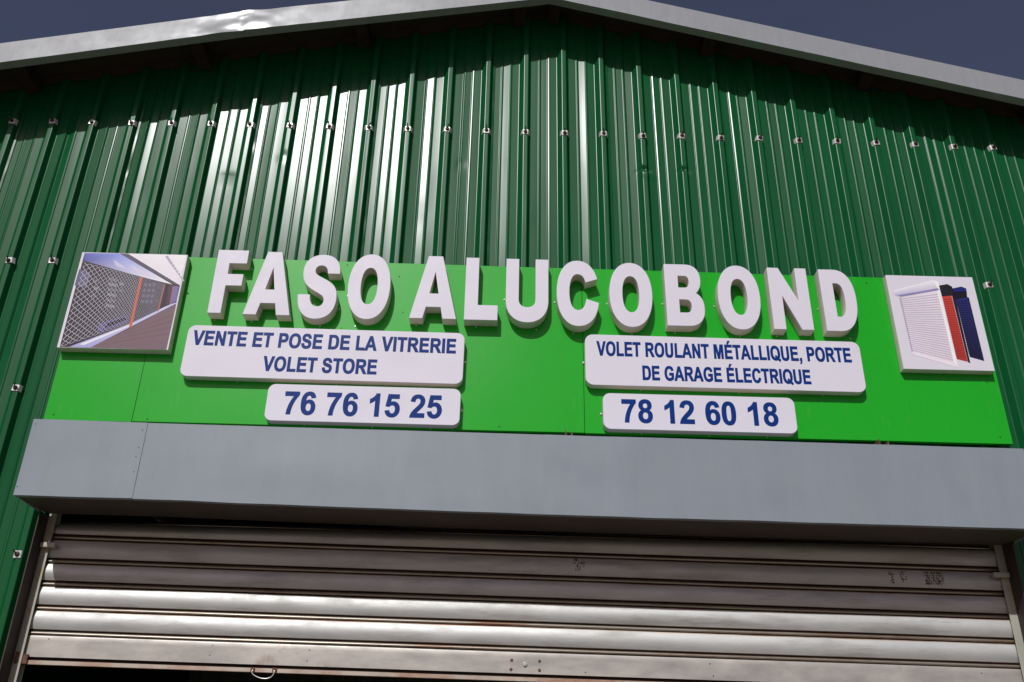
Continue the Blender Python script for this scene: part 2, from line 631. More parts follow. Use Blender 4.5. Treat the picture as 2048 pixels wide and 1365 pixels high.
# ================================================================== GLYPHS (bold grotesque, em 2048, cap 1466)
G = {
 'A': (1479, "M1471,0 L1149,0 1021,333 435,333 314,0 0,0 571,1466 884,1466 M926,580 L724,1124 526,580"),
 'C': (1479, "M1087,539 L1374,448 Q1308,208 1154.5,91.5 1001,-25 765,-25 473,-25 285,174.5 97,374 97,720 97,1086 286,1288.5 475,1491 783,1491 1052,1491 1220,1332 1320,1238 1370,1062 L1077,992 Q1051,1106 968.5,1172 886,1238 768,1238 605,1238 503.5,1121 402,1004 402,742 402,464 502,346 602,228 762,228 880,228 965,303 1050,378 1087,539"),
 'D': (1479, "M148,1466 L689,1466 Q872,1466 968,1438 1097,1400 1189,1303 1281,1206 1329,1065.5 1377,925 1377,719 1377,538 1332,407 1277,247 1175,148 1098,73 967,31 869,0 705,0 L148,0 M444,1218 L444,247 665,247 Q789,247 844,261 916,279 963.5,322 1011,365 1041,463.5 1071,562 1071,732 1071,902 1041,993 1011,1084 957,1135 903,1186 820,1204 758,1218 577,1218"),
 'E': (1366, "M149,0 L149,1466 1236,1466 1236,1218 445,1218 445,893 1181,893 1181,646 445,646 445,247 1264,247 1264,0"),
 'G': (1593, "M831,539 L831,786 1469,786 1469,202 Q1376,112 1199.5,43.5 1023,-25 842,-25 612,-25 441,71.5 270,168 184,347.5 98,527 98,738 98,967 194,1145 290,1323 475,1418 616,1491 826,1491 1099,1491 1252.5,1376.5 1406,1262 1450,1060 L1156,1005 Q1125,1113 1039.5,1175.5 954,1238 826,1238 632,1238 517.5,1115 403,992 403,750 403,489 519,358.5 635,228 823,228 916,228 1009.5,264.5 1103,301 1170,353 L1170,539"),
 'I': (569, "M140,0 L140,1466 436,1466 436,0"),
 'L': (1251, "M157,0 L157,1466 453,1466 453,247 1189,247 1189,0"),
 'M': (1706, "M145,0 L145,1466 588,1466 854,466 1117,1466 1561,1466 1561,0 1286,0 1286,1154 995,0 710,0 420,1154 420,0"),
 'N': (1479, "M152,0 L152,1466 440,1466 1040,487 1040,1466 1315,1466 1315,0 1018,0 427,956 427,0"),
 'O': (1593, "M89,724 Q89,948 156,1100 206,1212 292.5,1301 379,1390 482,1433 619,1491 798,1491 1122,1491 1316.5,1290 1511,1089 1511,731 1511,376 1318,175.5 1125,-25 802,-25 475,-25 282,174.5 89,374 89,724 M394,734 Q394,485 509,356.5 624,228 801,228 978,228 1091.5,355.5 1205,483 1205,738 1205,990 1094.5,1114 984,1238 801,1238 618,1238 506,1112.5 394,987 394,734"),
 'P': (1366, "M149,0 L149,1466 624,1466 Q894,1466 976,1444 1102,1411 1187,1300.5 1272,1190 1272,1015 1272,880 1223,788 1174,696 1098.5,643.5 1023,591 945,574 839,553 638,553 L445,553 445,0 M445,1218 L445,802 607,802 Q782,802 841,825 900,848 933.5,897 967,946 967,1011 967,1091 920,1143 873,1195 801,1208 748,1218 588,1218"),
 'Q': (1593, "M89,724 Q89,948 156,1100 206,1212 292.5,1301 379,1390 482,1433 619,1491 798,1491 1122,1491 1316.5,1290 1511,1089 1511,731 1511,400 1342,190 1450,118 1571,73 L1462,-136 Q1280,-75 1124,52 985,-25 802,-25 475,-25 282,174.5 89,374 89,724 M394,734 Q394,485 509,356.5 624,228 801,228 873,228 935,252 850,312 745,338 L827,507 Q988,453 1120,342 1205,470 1205,738 1205,990 1094.5,1114 984,1238 801,1238 618,1238 506,1112.5 394,987 394,734"),
 'R': (1479, "M150,0 L150,1466 773,1466 Q1008,1466 1114.5,1426.5 1221,1387 1285,1286 1349,1185 1349,1055 1349,890 1252,782.5 1155,675 962,647 1058,591 1120.5,524 1183,457 1289,286 L1468,0 1114,0 900,319 Q786,490 744,534.5 702,579 655,595.5 608,612 506,612 L446,612 446,0 M446,846 L665,846 Q878,846 931,864 984,882 1014,926 1044,970 1044,1036 1044,1110 1004.5,1155.5 965,1201 893,1213 857,1218 677,1218 L446,1218"),
 'S': (1366, "M74,477 L362,505 Q388,360 467.5,292 547,224 682,224 825,224 897.5,284.5 970,345 970,426 970,478 939.5,514.5 909,551 833,578 781,596 596,642 358,701 262,787 127,908 127,1082 127,1194 190.5,1291.5 254,1389 373.5,1440 493,1491 662,1491 938,1491 1077.5,1370 1217,1249 1224,1047 L928,1034 Q909,1147 846.5,1196.5 784,1246 659,1246 530,1246 457,1193 410,1159 410,1102 410,1050 454,1013 510,966 726,915 942,864 1045.5,809.5 1149,755 1207.5,660.5 1266,566 1266,427 1266,301 1196,191 1126,81 998,27.5 870,-26 679,-26 401,-26 252,102.5 103,231 74,477"),
 'T': (1251, "M478,0 L478,1218 43,1218 43,1466 1208,1466 1208,1218 774,1218 774,0"),
 'U': (1479, "M147,1466 L443,1466 443,672 Q443,483 454,427 473,337 544.5,282.5 616,228 740,228 866,228 930,279.5 994,331 1007,406 1020,481 1020,655 L1020,1466 1316,1466 1316,696 Q1316,432 1292,323 1268,214 1203.5,139 1139,64 1031,19.5 923,-25 749,-25 539,-25 430.5,23.5 322,72 259,149.5 196,227 176,312 147,438 147,684"),
 'V': (1366, "M523,0 L-1,1466 320,1466 691,381 1050,1466 1364,1466 839,0"),
 '0': (1139, "M561,1472 Q774,1472 894,1320 1037,1140 1037,723 1037,307 893,125 774,-25 561,-25 347,-25 216,139.5 85,304 85,726 85,1140 229,1322 348,1472 561,1472 M561,1239 Q510,1239 470,1206.5 430,1174 408,1090 379,981 379,723 379,465 405,368.5 431,272 470.5,240 510,208 561,208 612,208 652,240.5 692,273 714,357 743,465 743,723 743,981 717,1077.5 691,1174 651.5,1206.5 612,1239 561,1239"),
 '1': (1139, "M806,0 L525,0 525,1059 Q371,915 162,846 L162,1101 Q272,1137 401,1237.5 530,1338 578,1472 L806,1472"),
 '2': (1139, "M1036,261 L1036,0 51,0 Q67,148 147,280.5 227,413 463,632 653,809 696,872 754,959 754,1044 754,1138 703.5,1188.5 653,1239 564,1239 476,1239 424,1186 372,1133 364,1010 L84,1038 Q109,1270 241,1371 373,1472 571,1472 788,1472 912,1355 1036,1238 1036,1064 1036,965 1000.5,875.5 965,786 888,688 837,623 704,501 571,379 535.5,339 500,299 478,261"),
 '5': (1139, "M91,377 L371,406 Q383,311 442,255.5 501,200 578,200 666,200 727,271.5 788,343 788,487 788,622 727.5,689.5 667,757 570,757 449,757 353,650 L125,683 269,1446 1012,1446 1012,1183 482,1183 438,934 Q532,981 630,981 817,981 947,845 1077,709 1077,492 1077,311 972,169 829,-25 575,-25 372,-25 244,84 116,193 91,377"),
 '6': (1139, "M1045,1107 L773,1077 Q763,1161 721,1201 679,1241 612,1241 523,1241 461.5,1161 400,1081 384,828 489,952 645,952 821,952 946.5,818 1072,684 1072,472 1072,247 940,111 808,-25 601,-25 379,-25 236,147.5 93,320 93,713 93,1116 242,1294 391,1472 629,1472 796,1472 905.5,1378.5 1015,1285 1045,1107 M408,495 Q408,358 471,283.5 534,209 615,209 693,209 745,270 797,331 797,470 797,613 741,679.5 685,746 601,746 520,746 464,682.5 408,619 408,495"),
 '7': (1139, "M86,1186 L86,1447 1046,1447 1046,1242 Q927,1125 804,906 681,687 616.5,440.5 552,194 553,0 L282,0 Q291,304 407.5,620 524,936 719,1186"),
 '8': (1139, "M330,794 Q221,840 171.5,920.5 122,1001 122,1097 122,1261 236.5,1368 351,1475 562,1475 771,1475 886.5,1368 1002,1261 1002,1097 1002,995 949,915.5 896,836 800,794 922,745 985.5,651 1049,557 1049,434 1049,231 919.5,104 790,-23 575,-23 375,-23 242,82 85,206 85,422 85,541 144,640.5 203,740 330,794 M388,1076 Q388,992 435.5,945 483,898 562,898 642,898 690,945.5 738,993 738,1077 738,1156 690.5,1203.5 643,1251 565,1251 484,1251 436,1203 388,1155 388,1076 M361,446 Q361,330 420.5,265 480,200 569,200 656,200 713,262.5 770,325 770,443 770,546 712,608.5 654,671 565,671 462,671 411.5,600 361,529 361,446"),
 ',': (569, "M139,281 L416,281 416,80 Q416,-42 395,-112 374,-182 315,-237.5 256,-293 165,-325 L110,-209 Q196,-181 232.5,-132 269,-83 271,0 L139,0"),
 "'": (0, "M520,1552 L666,1864 975,1864 715,1552"),
}


def contours(path, seg=7):
    res = []
    cur = None
    mode = 'L'
    buf = []
    toks = path.replace('M', ' M ').replace('L', ' L ').replace('Q', ' Q ').replace('C', ' C ').split()
    for t in toks:
        if t in 'MLQC':
            mode = t
            buf = []
            continue
        p = Vector([float(v) for v in t.split(',')])
        if mode == 'M':
            cur = [p]
            res.append(cur)
            mode = 'L'
        elif mode == 'L':
            cur.append(p)
        else:
            buf.append(p)
            if mode == 'Q' and len(buf) == 2:
                a, (b, c) = cur[-1], buf
                for i in range(1, seg + 1):
                    s = i / seg
                    cur.append(a * (1 - s) ** 2 + b * 2 * s * (1 - s) + c * s * s)
                buf = []
            if mode == 'C' and len(buf) == 3:
                a, (b, c, d) = cur[-1], buf
                n = seg * 2
                for i in range(1, n + 1):
                    s = i / n
                    cur.append(a * (1 - s) ** 3 + b * 3 * s * (1 - s) ** 2 + c * 3 * s * s * (1 - s) + d * s ** 3)
                buf = []
    for c in res:
        if (c[0] - c[-1]).length < 1e-6:
            c.pop()
    return res


def extrude_outline(name, conts, y_front, depth, bevel, m, parent=None, loc=(0, 0, 0), weight=0.0):
    """solid with the given outline in the wall plane: front face at y_front, thickness depth"""
    cu = bpy.data.curves.new(name, 'CURVE')
    cu.dimensions = '2D'
    cu.fill_mode = 'BOTH'
    for c in conts:
        sp = cu.splines.new('POLY')
        sp.points.add(len(c) - 1)
        for q, p in zip(sp.points, c):
            q.co = (p[0], p[1], 0, 1)
        sp.use_cyclic_u = True
    cu.extrude = max(depth / 2 - bevel, 0)
    cu.bevel_depth = bevel
    cu.bevel_resolution = 2
    cu.offset = weight - bevel
    t = bpy.data.objects.new(name, cu)
    COL.objects.link(t)
    dg = bpy.context.evaluated_depsgraph_get()
    me = bpy.data.meshes.new_from_object(t.evaluated_get(dg))
    bpy.data.objects.remove(t)
    bpy.data.curves.remove(cu)
    me.transform(Matrix(((1, 0, 0, 0), (0, 0, -1, y_front + depth / 2), (0, 1, 0, 0), (0, 0, 0, 1))))
    me.materials.clear()
    me.materials.append(m)
    if m is M['white']:
        me.materials.append(M['side'])
        for f in me.polygons:
            if f.normal.y > -.5:
                f.material_index = 1
    me.shade_smooth()
    me.set_sharp_from_angle(angle=math.radians(32))
    me.name = name
    return link_mesh(name, me, parent, loc)


def text_contours(txt, x0, x1, z0, z1, tilt=0.0, space=0.30):
    """line of text whose ink spans x0..x1 with caps from z0 to z1 at the left end"""
    pen = 0.0
    cs = []
    caph = 1466.0
    for ch in txt:
        if ch == ' ':
            pen += 2048 * space
            continue
        acc = ch == 'É'
        wdt, path = G['E' if acc else ch]
        for c in contours(path):
            cs.append([Vector((p.x + pen, p.y)) for p in c])
        if acc:
            for c in contours(G["'"][1]):
                cs.append([Vector((p.x + pen, p.y)) for p in c])
        pen += wdt
    lo = min(p.x for c in cs for p in c)
    hi = max(p.x for c in cs for p in c)
    sx = (x1 - x0) / (hi - lo)
    sz = (z1 - z0) / caph
    return [[Vector((x0 + (p.x - lo) * sx, z0 + p.y * sz + tilt * (p.x - lo) * sx)) for p in c] for c in cs]


# ================================================================== SIGN BOARD
BY = -.055                                # front face of the board
BT = -.0048                               # everything on the wall hangs very slightly out of level
board = empty('sign_board', (2.637, BY, 3.098), 'long bright green flat signboard fixed across the shed front', 'signboard')
boff = Vector((2.637, BY, 3.098))
seams = [.563, .936, 2.867, 4.709]


def bz(x, top):
    return (3.928 if top else 3.099) + BT * (x - .563) * (1.0 if top else .4)


for i, (a, b) in enumerate(zip(seams, seams[1:])):
    g = .0012
    x0, x1 = a + (g if i else 0), b - (g if i < 2 else 0)
    bm = bmesh.new()
    nx, nz = max(4, int((x1 - x0) / .08)), 10
    drop = (-.003, 0, -.0015)[i]
    F = []
    for p in range(nx + 1):
        x = x0 + (x1 - x0) * p / nx
        row = []
        for q in range(nz + 1):
            z0, z1 = bz(x, False) + drop, bz(x, True)
            z = z0 + (z1 - z0) * q / nz
            y = BY + noise.noise(Vector((x * 2.2, z * 3, i))) * .0024
            row.append(bm.verts.new((x, y, z)))
        F.append(row)
    for r, s in zip(F, F[1:]):
        for q in range(nz):
            bm.faces.new((r[q], s[q], s[q + 1], r[q + 1]))
    bm.normal_update()
    bmesh.ops.solidify(bm, geom=list(bm.faces), thickness=.02)
    ys = [v.co.y for v in bm.verts]
    if min(ys) < BY - .01:                # keep the thickness behind the face
        for v in bm.verts:
            v.co.y += .02
    obj('panel', bm, M['board'], board, tuple(-boff), 30)
rv = random.Random(5)
spots = [(1.27, 3.905), (1.60, 3.912), (1.60, 3.892), (1.775, 3.905), (2.02, 3.85), (2.05, 3.66), (1.49, 3.565), (1.605, 3.565), (1.78, 3.57), (2.9, 3.52),
         (.60, 3.12), (1.0, 3.11), (4.66, 3.12), (4.66, 3.38), (2.5, 3.115), (2.85, 3.89), (4.2, 3.88)]
for i, (x, z) in enumerate(spots):
    bm = bmesh.new()
    cyl(bm, (x, BY - .0008, z), (0, -1, 0), .0032, .0022, 10, r2=.002)
    obj('rivet', bm, M['bolt'], board, tuple(-boff))

# ------------------------------------------------------------------ raised letters
SIGN = {
 'F': "M0,0 L.43,0 .43,.43 .945,.43 .945,.615 .43,.615 .43,.785 1,.785 1,1 0,1",
 'A': "M0,0 L.285,0 .345,.18 .655,.18 .705,0 1,0 .648,1 .335,1 M.40,.394 L.597,.394 .505,.74",
 'S': "M1,.70 C1,.90 .82,1 .54,1 C.25,1 .06,.9 .06,.735 C.06,.53 .25,.475 .45,.41 C.59,.365 .66,.345 .66,.285 C.66,.215 .58,.19 .50,.19 C.40,.19 .307,.25 .307,.37 L0,.37 C0,.14 .18,0 .49,0 C.80,0 .98,.12 .98,.32 C.98,.50 .83,.56 .62,.62 C.45,.67 .37,.69 .37,.745 C.37,.80 .43,.825 .51,.825 C.62,.825 .684,.78 .684,.70",
 'L': "M0,0 L1,0 1,.235 .40,.235 .40,1 0,1",
 'U': "M0,1 L0,.34 C0,.13 .20,0 .5,0 C.80,0 1,.13 1,.34 L1,1 .695,1 .695,.36 C.695,.28 .62,.235 .5,.235 C.38,.235 .305,.28 .305,.36 L.305,1",
 'C': "M.975,.715 C.90,.90 .73,1 .50,1 C.19,1 0,.80 0,.50 C0,.20 .19,0 .50,0 C.78,0 .96,.13 1,.355 L.70,.41 C.675,.29 .60,.24 .505,.24 C.38,.24 .305,.33 .305,.50 C.305,.68 .38,.785 .50,.785 C.60,.785 .66,.745 .69,.66",
 'O': "M.5,1 C.19,1 0,.80 0,.50 C0,.20 .19,0 .5,0 C.81,0 1,.20 1,.50 C1,.80 .81,1 .5,1 M.5,.783 C.62,.783 .695,.69 .695,.50 C.695,.32 .62,.225 .5,.225 C.38,.225 .305,.32 .305,.50 C.305,.69 .38,.783 .5,.783",
 'B': "M0,0 L.56,0 C.84,0 1,.10 1,.28 C1,.41 .93,.49 .80,.53 C.90,.58 .945,.655 .945,.75 C.945,.91 .80,1 .56,1 L0,1 M.35,.617 L.35,.807 .50,.807 C.59,.807 .635,.78 .635,.715 C.635,.65 .59,.617 .50,.617 M.35,.214 L.35,.421 .51,.421 C.62,.421 .665,.385 .665,.315 C.665,.25 .62,.214 .52,.214",
 'N': "M0,0 L.31,0 .31,.54 .70,0 1,0 1,1 .71,1 .71,.46 .285,1 0,1",
 'D': "M0,0 L.42,0 C.80,0 1,.20 1,.52 C1,.82 .80,1 .43,1 L0,1 M.37,.23 L.37,.77 .45,.77 C.60,.77 .665,.69 .665,.51 C.665,.32 .60,.23 .48,.23",
}
LETTERS = [
 ('F', 1.189, 1.3283, 3.600, 3.932, 'white raised capital F, first letter at the left end of the big sign row', 'letter F'),
 ('A', 1.3455, 1.5556, 3.597, 3.928, 'white raised capital A standing between the F and the S', 'letter A'),
 ('S', 1.5790, 1.7580, 3.5825, 3.9195, 'white raised capital S, the only S in the big row', 'letter S'),
 ('O', 1.7996, 1.9910, 3.587, 3.9287, 'white raised capital O right after the S, closing the first word', 'letter O'),
 ('A', 2.0858, 2.2966, 3.599, 3.9275, 'white raised capital A that opens the second word, left of the L', 'letter A'),
 ('L', 2.3305, 2.4808, 3.598, 3.9245, 'white raised capital L between the second A and the U', 'letter L'),
 ('U', 2.5156, 2.7090, 3.5913, 3.924, 'white raised capital U near the middle of the signboard', 'letter U'),
 ('C', 2.7462, 2.9376, 3.5791, 3.9227, 'white raised capital C between the U and an O', 'letter C'),
 ('O', 2.9862, 3.1816, 3.5812, 3.9183, 'white raised capital O standing between the C and the B', 'letter O'),
 ('B', 3.2420, 3.4160, 3.5935, 3.917, 'white raised capital B between two letters O', 'letter B'),
 ('O', 3.4810, 3.6735, 3.5822, 3.9183, 'white raised capital O standing between the B and the N', 'letter O'),
 ('N', 3.7200, 3.9000, 3.589, 3.912, 'white raised capital N just before the final D', 'letter N'),
 ('D', 3.9575, 4.1140, 3.5868, 3.9096, 'white raised capital D, last letter at the right end of the row', 'letter D'),
]
for i, (ch, x0, x1, z0, z1, lab, _) in enumerate(LETTERS):
    W, H = x1 - x0, z1 - z0
    cs = [[Vector(((p.x - .5) * W, p.y * H)) for p in c] for c in contours(SIGN[ch])]
    o = extrude_outline('raised_letter', cs, -.0602, .0598, .0018, M['white'], None, ((x0 + x1) / 2, BY, z0))
    tag(o, lab, 'letter', 'white raised letters on the green board')
    # small fixing lugs with a screw, beside or under the letter
    rr = random.Random(40 + i)
    lugs = [(rr.uniform(-.3, .3) * W if ch not in 'FAN' else -.36 * W, -.006)]
    if ch in 'COBDUS':
        lugs.append((-.5 * W - .006 if ch != 'S' else .5 * W + .004, H * (.44 if ch != 'S' else .25)))
    if ch == 'F':
        lugs.append((.5 * W + .006, H * .80))
    for lx, lz in lugs:
        bm = bmesh.new()
        box(bm, lx - .003, lx + .003, -.0030, -.001, lz - .0035, lz + .004)
        cyl(bm, (lx, -.0030, lz), (0, -1, 0), .0028, .0022, 10, r2=.002)
        obj('fixing_lug', bm, M['steel'], o)


# ------------------------------------------------------------------ text panels
def round_rect(w, h, r, n=9):
    res = []
    for cx, cz, a0 in ((w / 2 - r, h / 2 - r, 0), (-w / 2 + r, h / 2 - r, 90), (-w / 2 + r, -h / 2 + r, 180), (w / 2 - r, -h / 2 + r, 270)):
        for i in range(n + 1):
            a = math.radians(a0 + 90 * i / n)
            res.append(Vector((cx + r * math.cos(a), cz + r * math.sin(a))))
    return res


def text_panel(x0, x1, z0, z1, r, tilt, label, lines):
    cx, cz = (x0 + x1) / 2, (z0 + z1) / 2
    root = empty('text_panel', (cx, BY, cz), label, 'sign panel')
    root.rotation_euler = (0, -tilt, 0)
    D = .040
    extrude_outline('plate', [round_rect(x1 - x0, z1 - z0, r)], -D - .0002, D, .002, M['white'], root)
    for (txt, a, b, za, zb, wgt, t2) in lines:
        t = text_contours(txt, a - cx, b - cx, za - cz, zb - cz, t2)
        extrude_outline('lettering', t, -D - .0008, .0010, 0.0, M['blue'], root, weight=wgt)
    for k in (-.3, .05, .35):
        bm = bmesh.new()
        lx, lz = k * (x1 - x0), -(z1 - z0) / 2 - .003
        box(bm, lx - .0025, lx + .0025, -.0030, -.001, lz - .003, lz + .004)
        cyl(bm, (lx, -.0030, lz), (0, -1, 0), .0024, .002, 10, r2=.0018)
        obj('fixing_lug', bm, M['steel'], root)
    for s in (-1, 1):
        bm = bmesh.new()
        lx, lz = s * ((x1 - x0) / 2 + .005), .0
        box(bm, lx - .004, lx + .004, -.0035, -.001, lz - .005, lz + .005)
        cyl(bm, (lx, -.0035, lz), (0, -1, 0), .004, .003, 10, r2=.0025)
        obj('fixing_lug', bm, M['steel'], root)
    return root


text_panel(1.1135, 2.3375, 3.2935, 3.5435, .034, -.006, 'white rounded panel with two lines of blue text about glazing and shutters',
           [('VENTE ET POSE DE LA VITRERIE', 1.1413, 2.2998, 3.4462, 3.5162, .0016, -.004), ('VOLET STORE', 1.4663, 1.9605, 3.3300, 3.3995, .0016, -.003)])
text_panel(1.5043, 2.3318, 3.0990, 3.2690, .032, -.003, 'smaller white panel with blue phone number 76 76 15 25 under the glazing text',
           [('76 76 15 25', 1.5823, 2.2530, 3.1300, 3.2352, .0016, .0)])
text_panel(2.8720, 4.0985, 3.2998, 3.5475, .036, -.004, 'white rounded panel with two lines of blue text about metal shutters and electric garage doors',
           [('VOLET ROULANT MÉTALLIQUE, PORTE', 2.9235, 4.0525, 3.4432, 3.5130, .0014, .001), ('DE GARAGE ÉLECTRIQUE', 3.1225, 3.8590, 3.3302, 3.3984, .0014, .003)])
text_panel(2.9440, 3.7725, 3.0975, 3.2640, .032, -.002, 'smaller white panel with blue phone number 78 12 60 18 under the garage door text',
           [('78 12 60 18', 3.0244, 3.6935, 3.1300, 3.2368, .0016, .001)])


# ------------------------------------------------------------------ picture panels (flat prints)
ART_GRILLE = [
    (0, (.053, .037, .053), [(-.2295, .2405), (.2372, .2428), (.2337, -.2454), (-.2286, -.2438)]),
    (1, ((.132, .138, .508), (.254, .312, .737), (.85, .85, .85), (.696, .696, .85), (.302, .354, .696), (.108, .108, .354)), [(-.2295, .2405), (-.0688, .243), (.2021, .0848), (.0598, .1193), (-.0955, .163), (-.222, .1986)]),
    (2, (.579, .557, .737), [(-.0918, .2089), (-.0462, .1826), (-.0141, .1561), (-.0711, .174)]),
    (2, (.656, .602, .746), [(-.0138, .1875), (.0529, .1542), (.0994, .1204), (.0284, .1433)]),
    (2, (.103, .093, .132), [(-.0688, .243), (-.0304, .2426), (.2357, .0819), (.201, .0909)]),
    (1, ((.825, .781, .85), (.85, .85, .85), (.763, .729, .816)), [(-.0304, .2426), (.2372, .2428), (.2357, .0819)]),
    (2, (.412, .4, .508), [(.1404, .235), (.1545, .2386), (.1618, .2213), (.15, .2194)]),
    (2, (.412, .4, .508), [(.1527, .2195), (.1661, .2231), (.1732, .2066), (.1621, .2047)]),
    (2, (.412, .4, .508), [(.165, .204), (.1777, .2076), (.1846, .1919), (.1742, .19)]),
    (2, (.412, .4, .508), [(.1772, .1886), (.1892, .1921), (.1959, .1773), (.1862, .1754)]),
    (2, (.412, .4, .508), [(.1893, .1732), (.2007, .1767), (.2073, .1627), (.1982, .1609)]),
    (2, (.412, .4, .508), [(.2015, .1578), (.2122, .1613), (.2185, .1482), (.2102, .1464)]),
    (2, (.412, .4, .508), [(.2136, .1425), (.2236, .146), (.2298, .1337), (.2221, .1319)]),
    (2, (.412, .4, .508), [(.2256, .1273), (.235, .1307), (.241, .1192), (.234, .1174)]),
    (2, (.412, .4, .508), [(.2376, .1121), (.2463, .1155), (.2522, .1048), (.2459, .1031)]),
    (1, (.037, .026, .04), [(-.2199, .1892), (.0524, .1229), (.2028, .0809), (.2331, .078), (.2364, -.0135), (.1589, -.0533), (.0494, -.1233), (-.1057, -.2095), (-.1875, -.2427), (-.2286, -.2438)]),
    (2, (.083, .069, .236), [(-.0853, -.1271), (.0272, -.078), (.0396, -.1132), (-.0812, -.1695)]),
    (2, (.103, .093, .282), [(-.042, -.1185), (.0261, -.0884), (.0324, -.1031), (-.055, -.1483)]),
    (2, (.12, .12, .203), [(-.2344, .1534), (-.1789, .1339), (-.1798, .0581), (-.236, .068)]),
    (2, (.114, .12, .145), [(-.0918, .1147), (-.0487, .1052), (-.0498, .0912), (-.0918, .0992)]),
    (2, (.187, .195, .219), [(-.0861, .0878), (-.0431, .0783), (-.0442, .0644), (-.0861, .0724)]),
    (2, (.114, .12, .145), [(-.0836, .0609), (-.0408, .0515), (-.0418, .0377), (-.0836, .0456)]),
    (2, (.187, .195, .219), [(-.0799, .0342), (-.0372, .0248), (-.0382, .0111), (-.0799, .019)]),
    (2, (.114, .12, .145), [(-.0784, .0061), (-.0359, -.0032), (-.0369, -.0169), (-.0785, -.009)]),
    (2, (.187, .195, .219), [(-.0756, -.0225), (-.0331, -.0318), (-.0342, -.0454), (-.0756, -.0376)]),
    (2, (.114, .12, .145), [(-.1592, .105), (-.1371, .0948), (-.1381, .0809), (-.1591, .0895)]),
    (2, (.187, .195, .219), [(-.1462, .0668), (-.1242, .0567), (-.1251, .0429), (-.1461, .0514)]),
    (2, (.114, .12, .145), [(-.1508, .0284), (-.1289, .0183), (-.1298, .0046), (-.1507, .0131)]),
    (2, (.187, .195, .219), [(-.0376, .0931), (-.0157, .0829), (-.0168, .069), (-.0377, .0777)]),
    (2, (.114, .12, .145), [(-.0337, .0586), (-.0119, .0485), (-.013, .0347), (-.0338, .0432)]),
    (2, (.145, .132, .187), [(.0737, .0887), (.0873, .0868), (.0878, .0706), (.0744, .0717)]),
    (2, (.145, .132, .187), [(.0935, .0893), (.1071, .0873), (.1075, .0712), (.0941, .0723)]),
    (2, (.145, .132, .187), [(.1132, .0898), (.1268, .0879), (.1272, .0718), (.1138, .0729)]),
    (2, (.145, .132, .187), [(.075, .0595), (.0885, .0576), (.089, .0415), (.0756, .0426)]),
    (2, (.145, .132, .187), [(.0946, .06), (.1082, .0581), (.1087, .0421), (.0953, .0432)]),
    (2, (.145, .132, .187), [(.1143, .0606), (.1279, .0587), (.1283, .0426), (.1149, .0438)]),
    (2, (.145, .132, .187), [(.0762, .0304), (.0897, .0285), (.0902, .0126), (.0769, .0137)]),
    (2, (.145, .132, .187), [(.0958, .031), (.1093, .0291), (.1098, .0131), (.0964, .0143)]),
    (2, (.145, .132, .187), [(.1154, .0316), (.1289, .0297), (.1293, .0137), (.116, .0148)]),
    (2, (.145, .132, .187), [(.0774, .0016), (.0909, -.0003), (.0914, -.0162), (.0781, -.015)]),
    (2, (.145, .132, .187), [(.0969, .0021), (.1104, .0003), (.1109, -.0156), (.0976, -.0145)]),
    (2, (.145, .132, .187), [(.1165, .0027), (.13, .0008), (.1304, -.015), (.1171, -.0139)]),
    (2, (.187, .12, .145), [(-.0949, -.2437), (.0539, -.1452), (.2367, -.015), (.2373, -.036), (.235, -.2454)]),
    (3, (.203, .132, .151), [(-.073, -.2417), (-.0673, -.2387), (.2338, -.1767), (.2339, -.184)]),
    (3, (.162, .103, .12), [(-.0577, -.2309), (-.052, -.2278), (.2338, -.1613), (.2339, -.1686)]),
    (3, (.203, .132, .151), [(-.0423, -.22), (-.0366, -.217), (.2339, -.1459), (.2339, -.1532)]),
    (3, (.162, .103, .12), [(-.0269, -.2092), (-.0212, -.2061), (.2339, -.1304), (.2339, -.1377)]),
    (3, (.203, .132, .151), [(-.0114, -.1983), (-.0057, -.1952), (.2339, -.1148), (.234, -.1222)]),
    (3, (.162, .103, .12), [(.0041, -.1874), (.0098, -.1843), (.2339, -.0992), (.234, -.1066)]),
    (3, (.203, .132, .151), [(.0196, -.1764), (.0254, -.1733), (.2339, -.0835), (.234, -.0909)]),
    (3, (.162, .103, .12), [(.0352, -.1654), (.041, -.1624), (.234, -.0678), (.234, -.0752)]),
    (3, (.203, .132, .151), [(.0508, -.1544), (.0566, -.1514), (.234, -.052), (.234, -.0595)]),
    (3, ((.412, .412, .737), (.602, .602, .825), (.696, .696, .85), (.475, .475, .781), (.354, .354, .656)), [(-.1875, -.2427), (.0494, -.1233), (.2344, -.0022), (.2364, -.0135), (-.0949, -.2437)]),
    (4, (.834, .834, .85), [(-.1459, -.2293), (.0506, -.1292), (.0528, -.1335), (-.1263, -.2317)]),
    (6, (.587, .145, .098), [(.0504, .1229), (.0617, .1193), (.063, -.1391), (.0508, -.1395)]),
    (6, (.412, .145, .12), [(.1639, .0875), (.1701, .0861), (.1667, -.0531), (.1605, -.0548)]),
    (3, (.088, .043, .061), [(.1864, .0804), (.2055, .0771), (.2095, -.0203), (.1937, -.0298)]),
    (3, (.187, .158, .354), [(.2055, .0771), (.2321, .0764), (.2354, -.0075), (.2112, -.0187)]),
    (4, (.354, .138, .12), [(.2042, .0771), (.2081, .0772), (.2112, -.0187), (.2076, -.0203)]),
]
GRILLE_QUADS = [[(-.2209, .1876), (.0512, .1221), (.0491, -.1218), (-.2254, -.2438)], [(.0624, .1193), (.1652, .0875), (.1615, -.0532), (.0624, -.117)]]
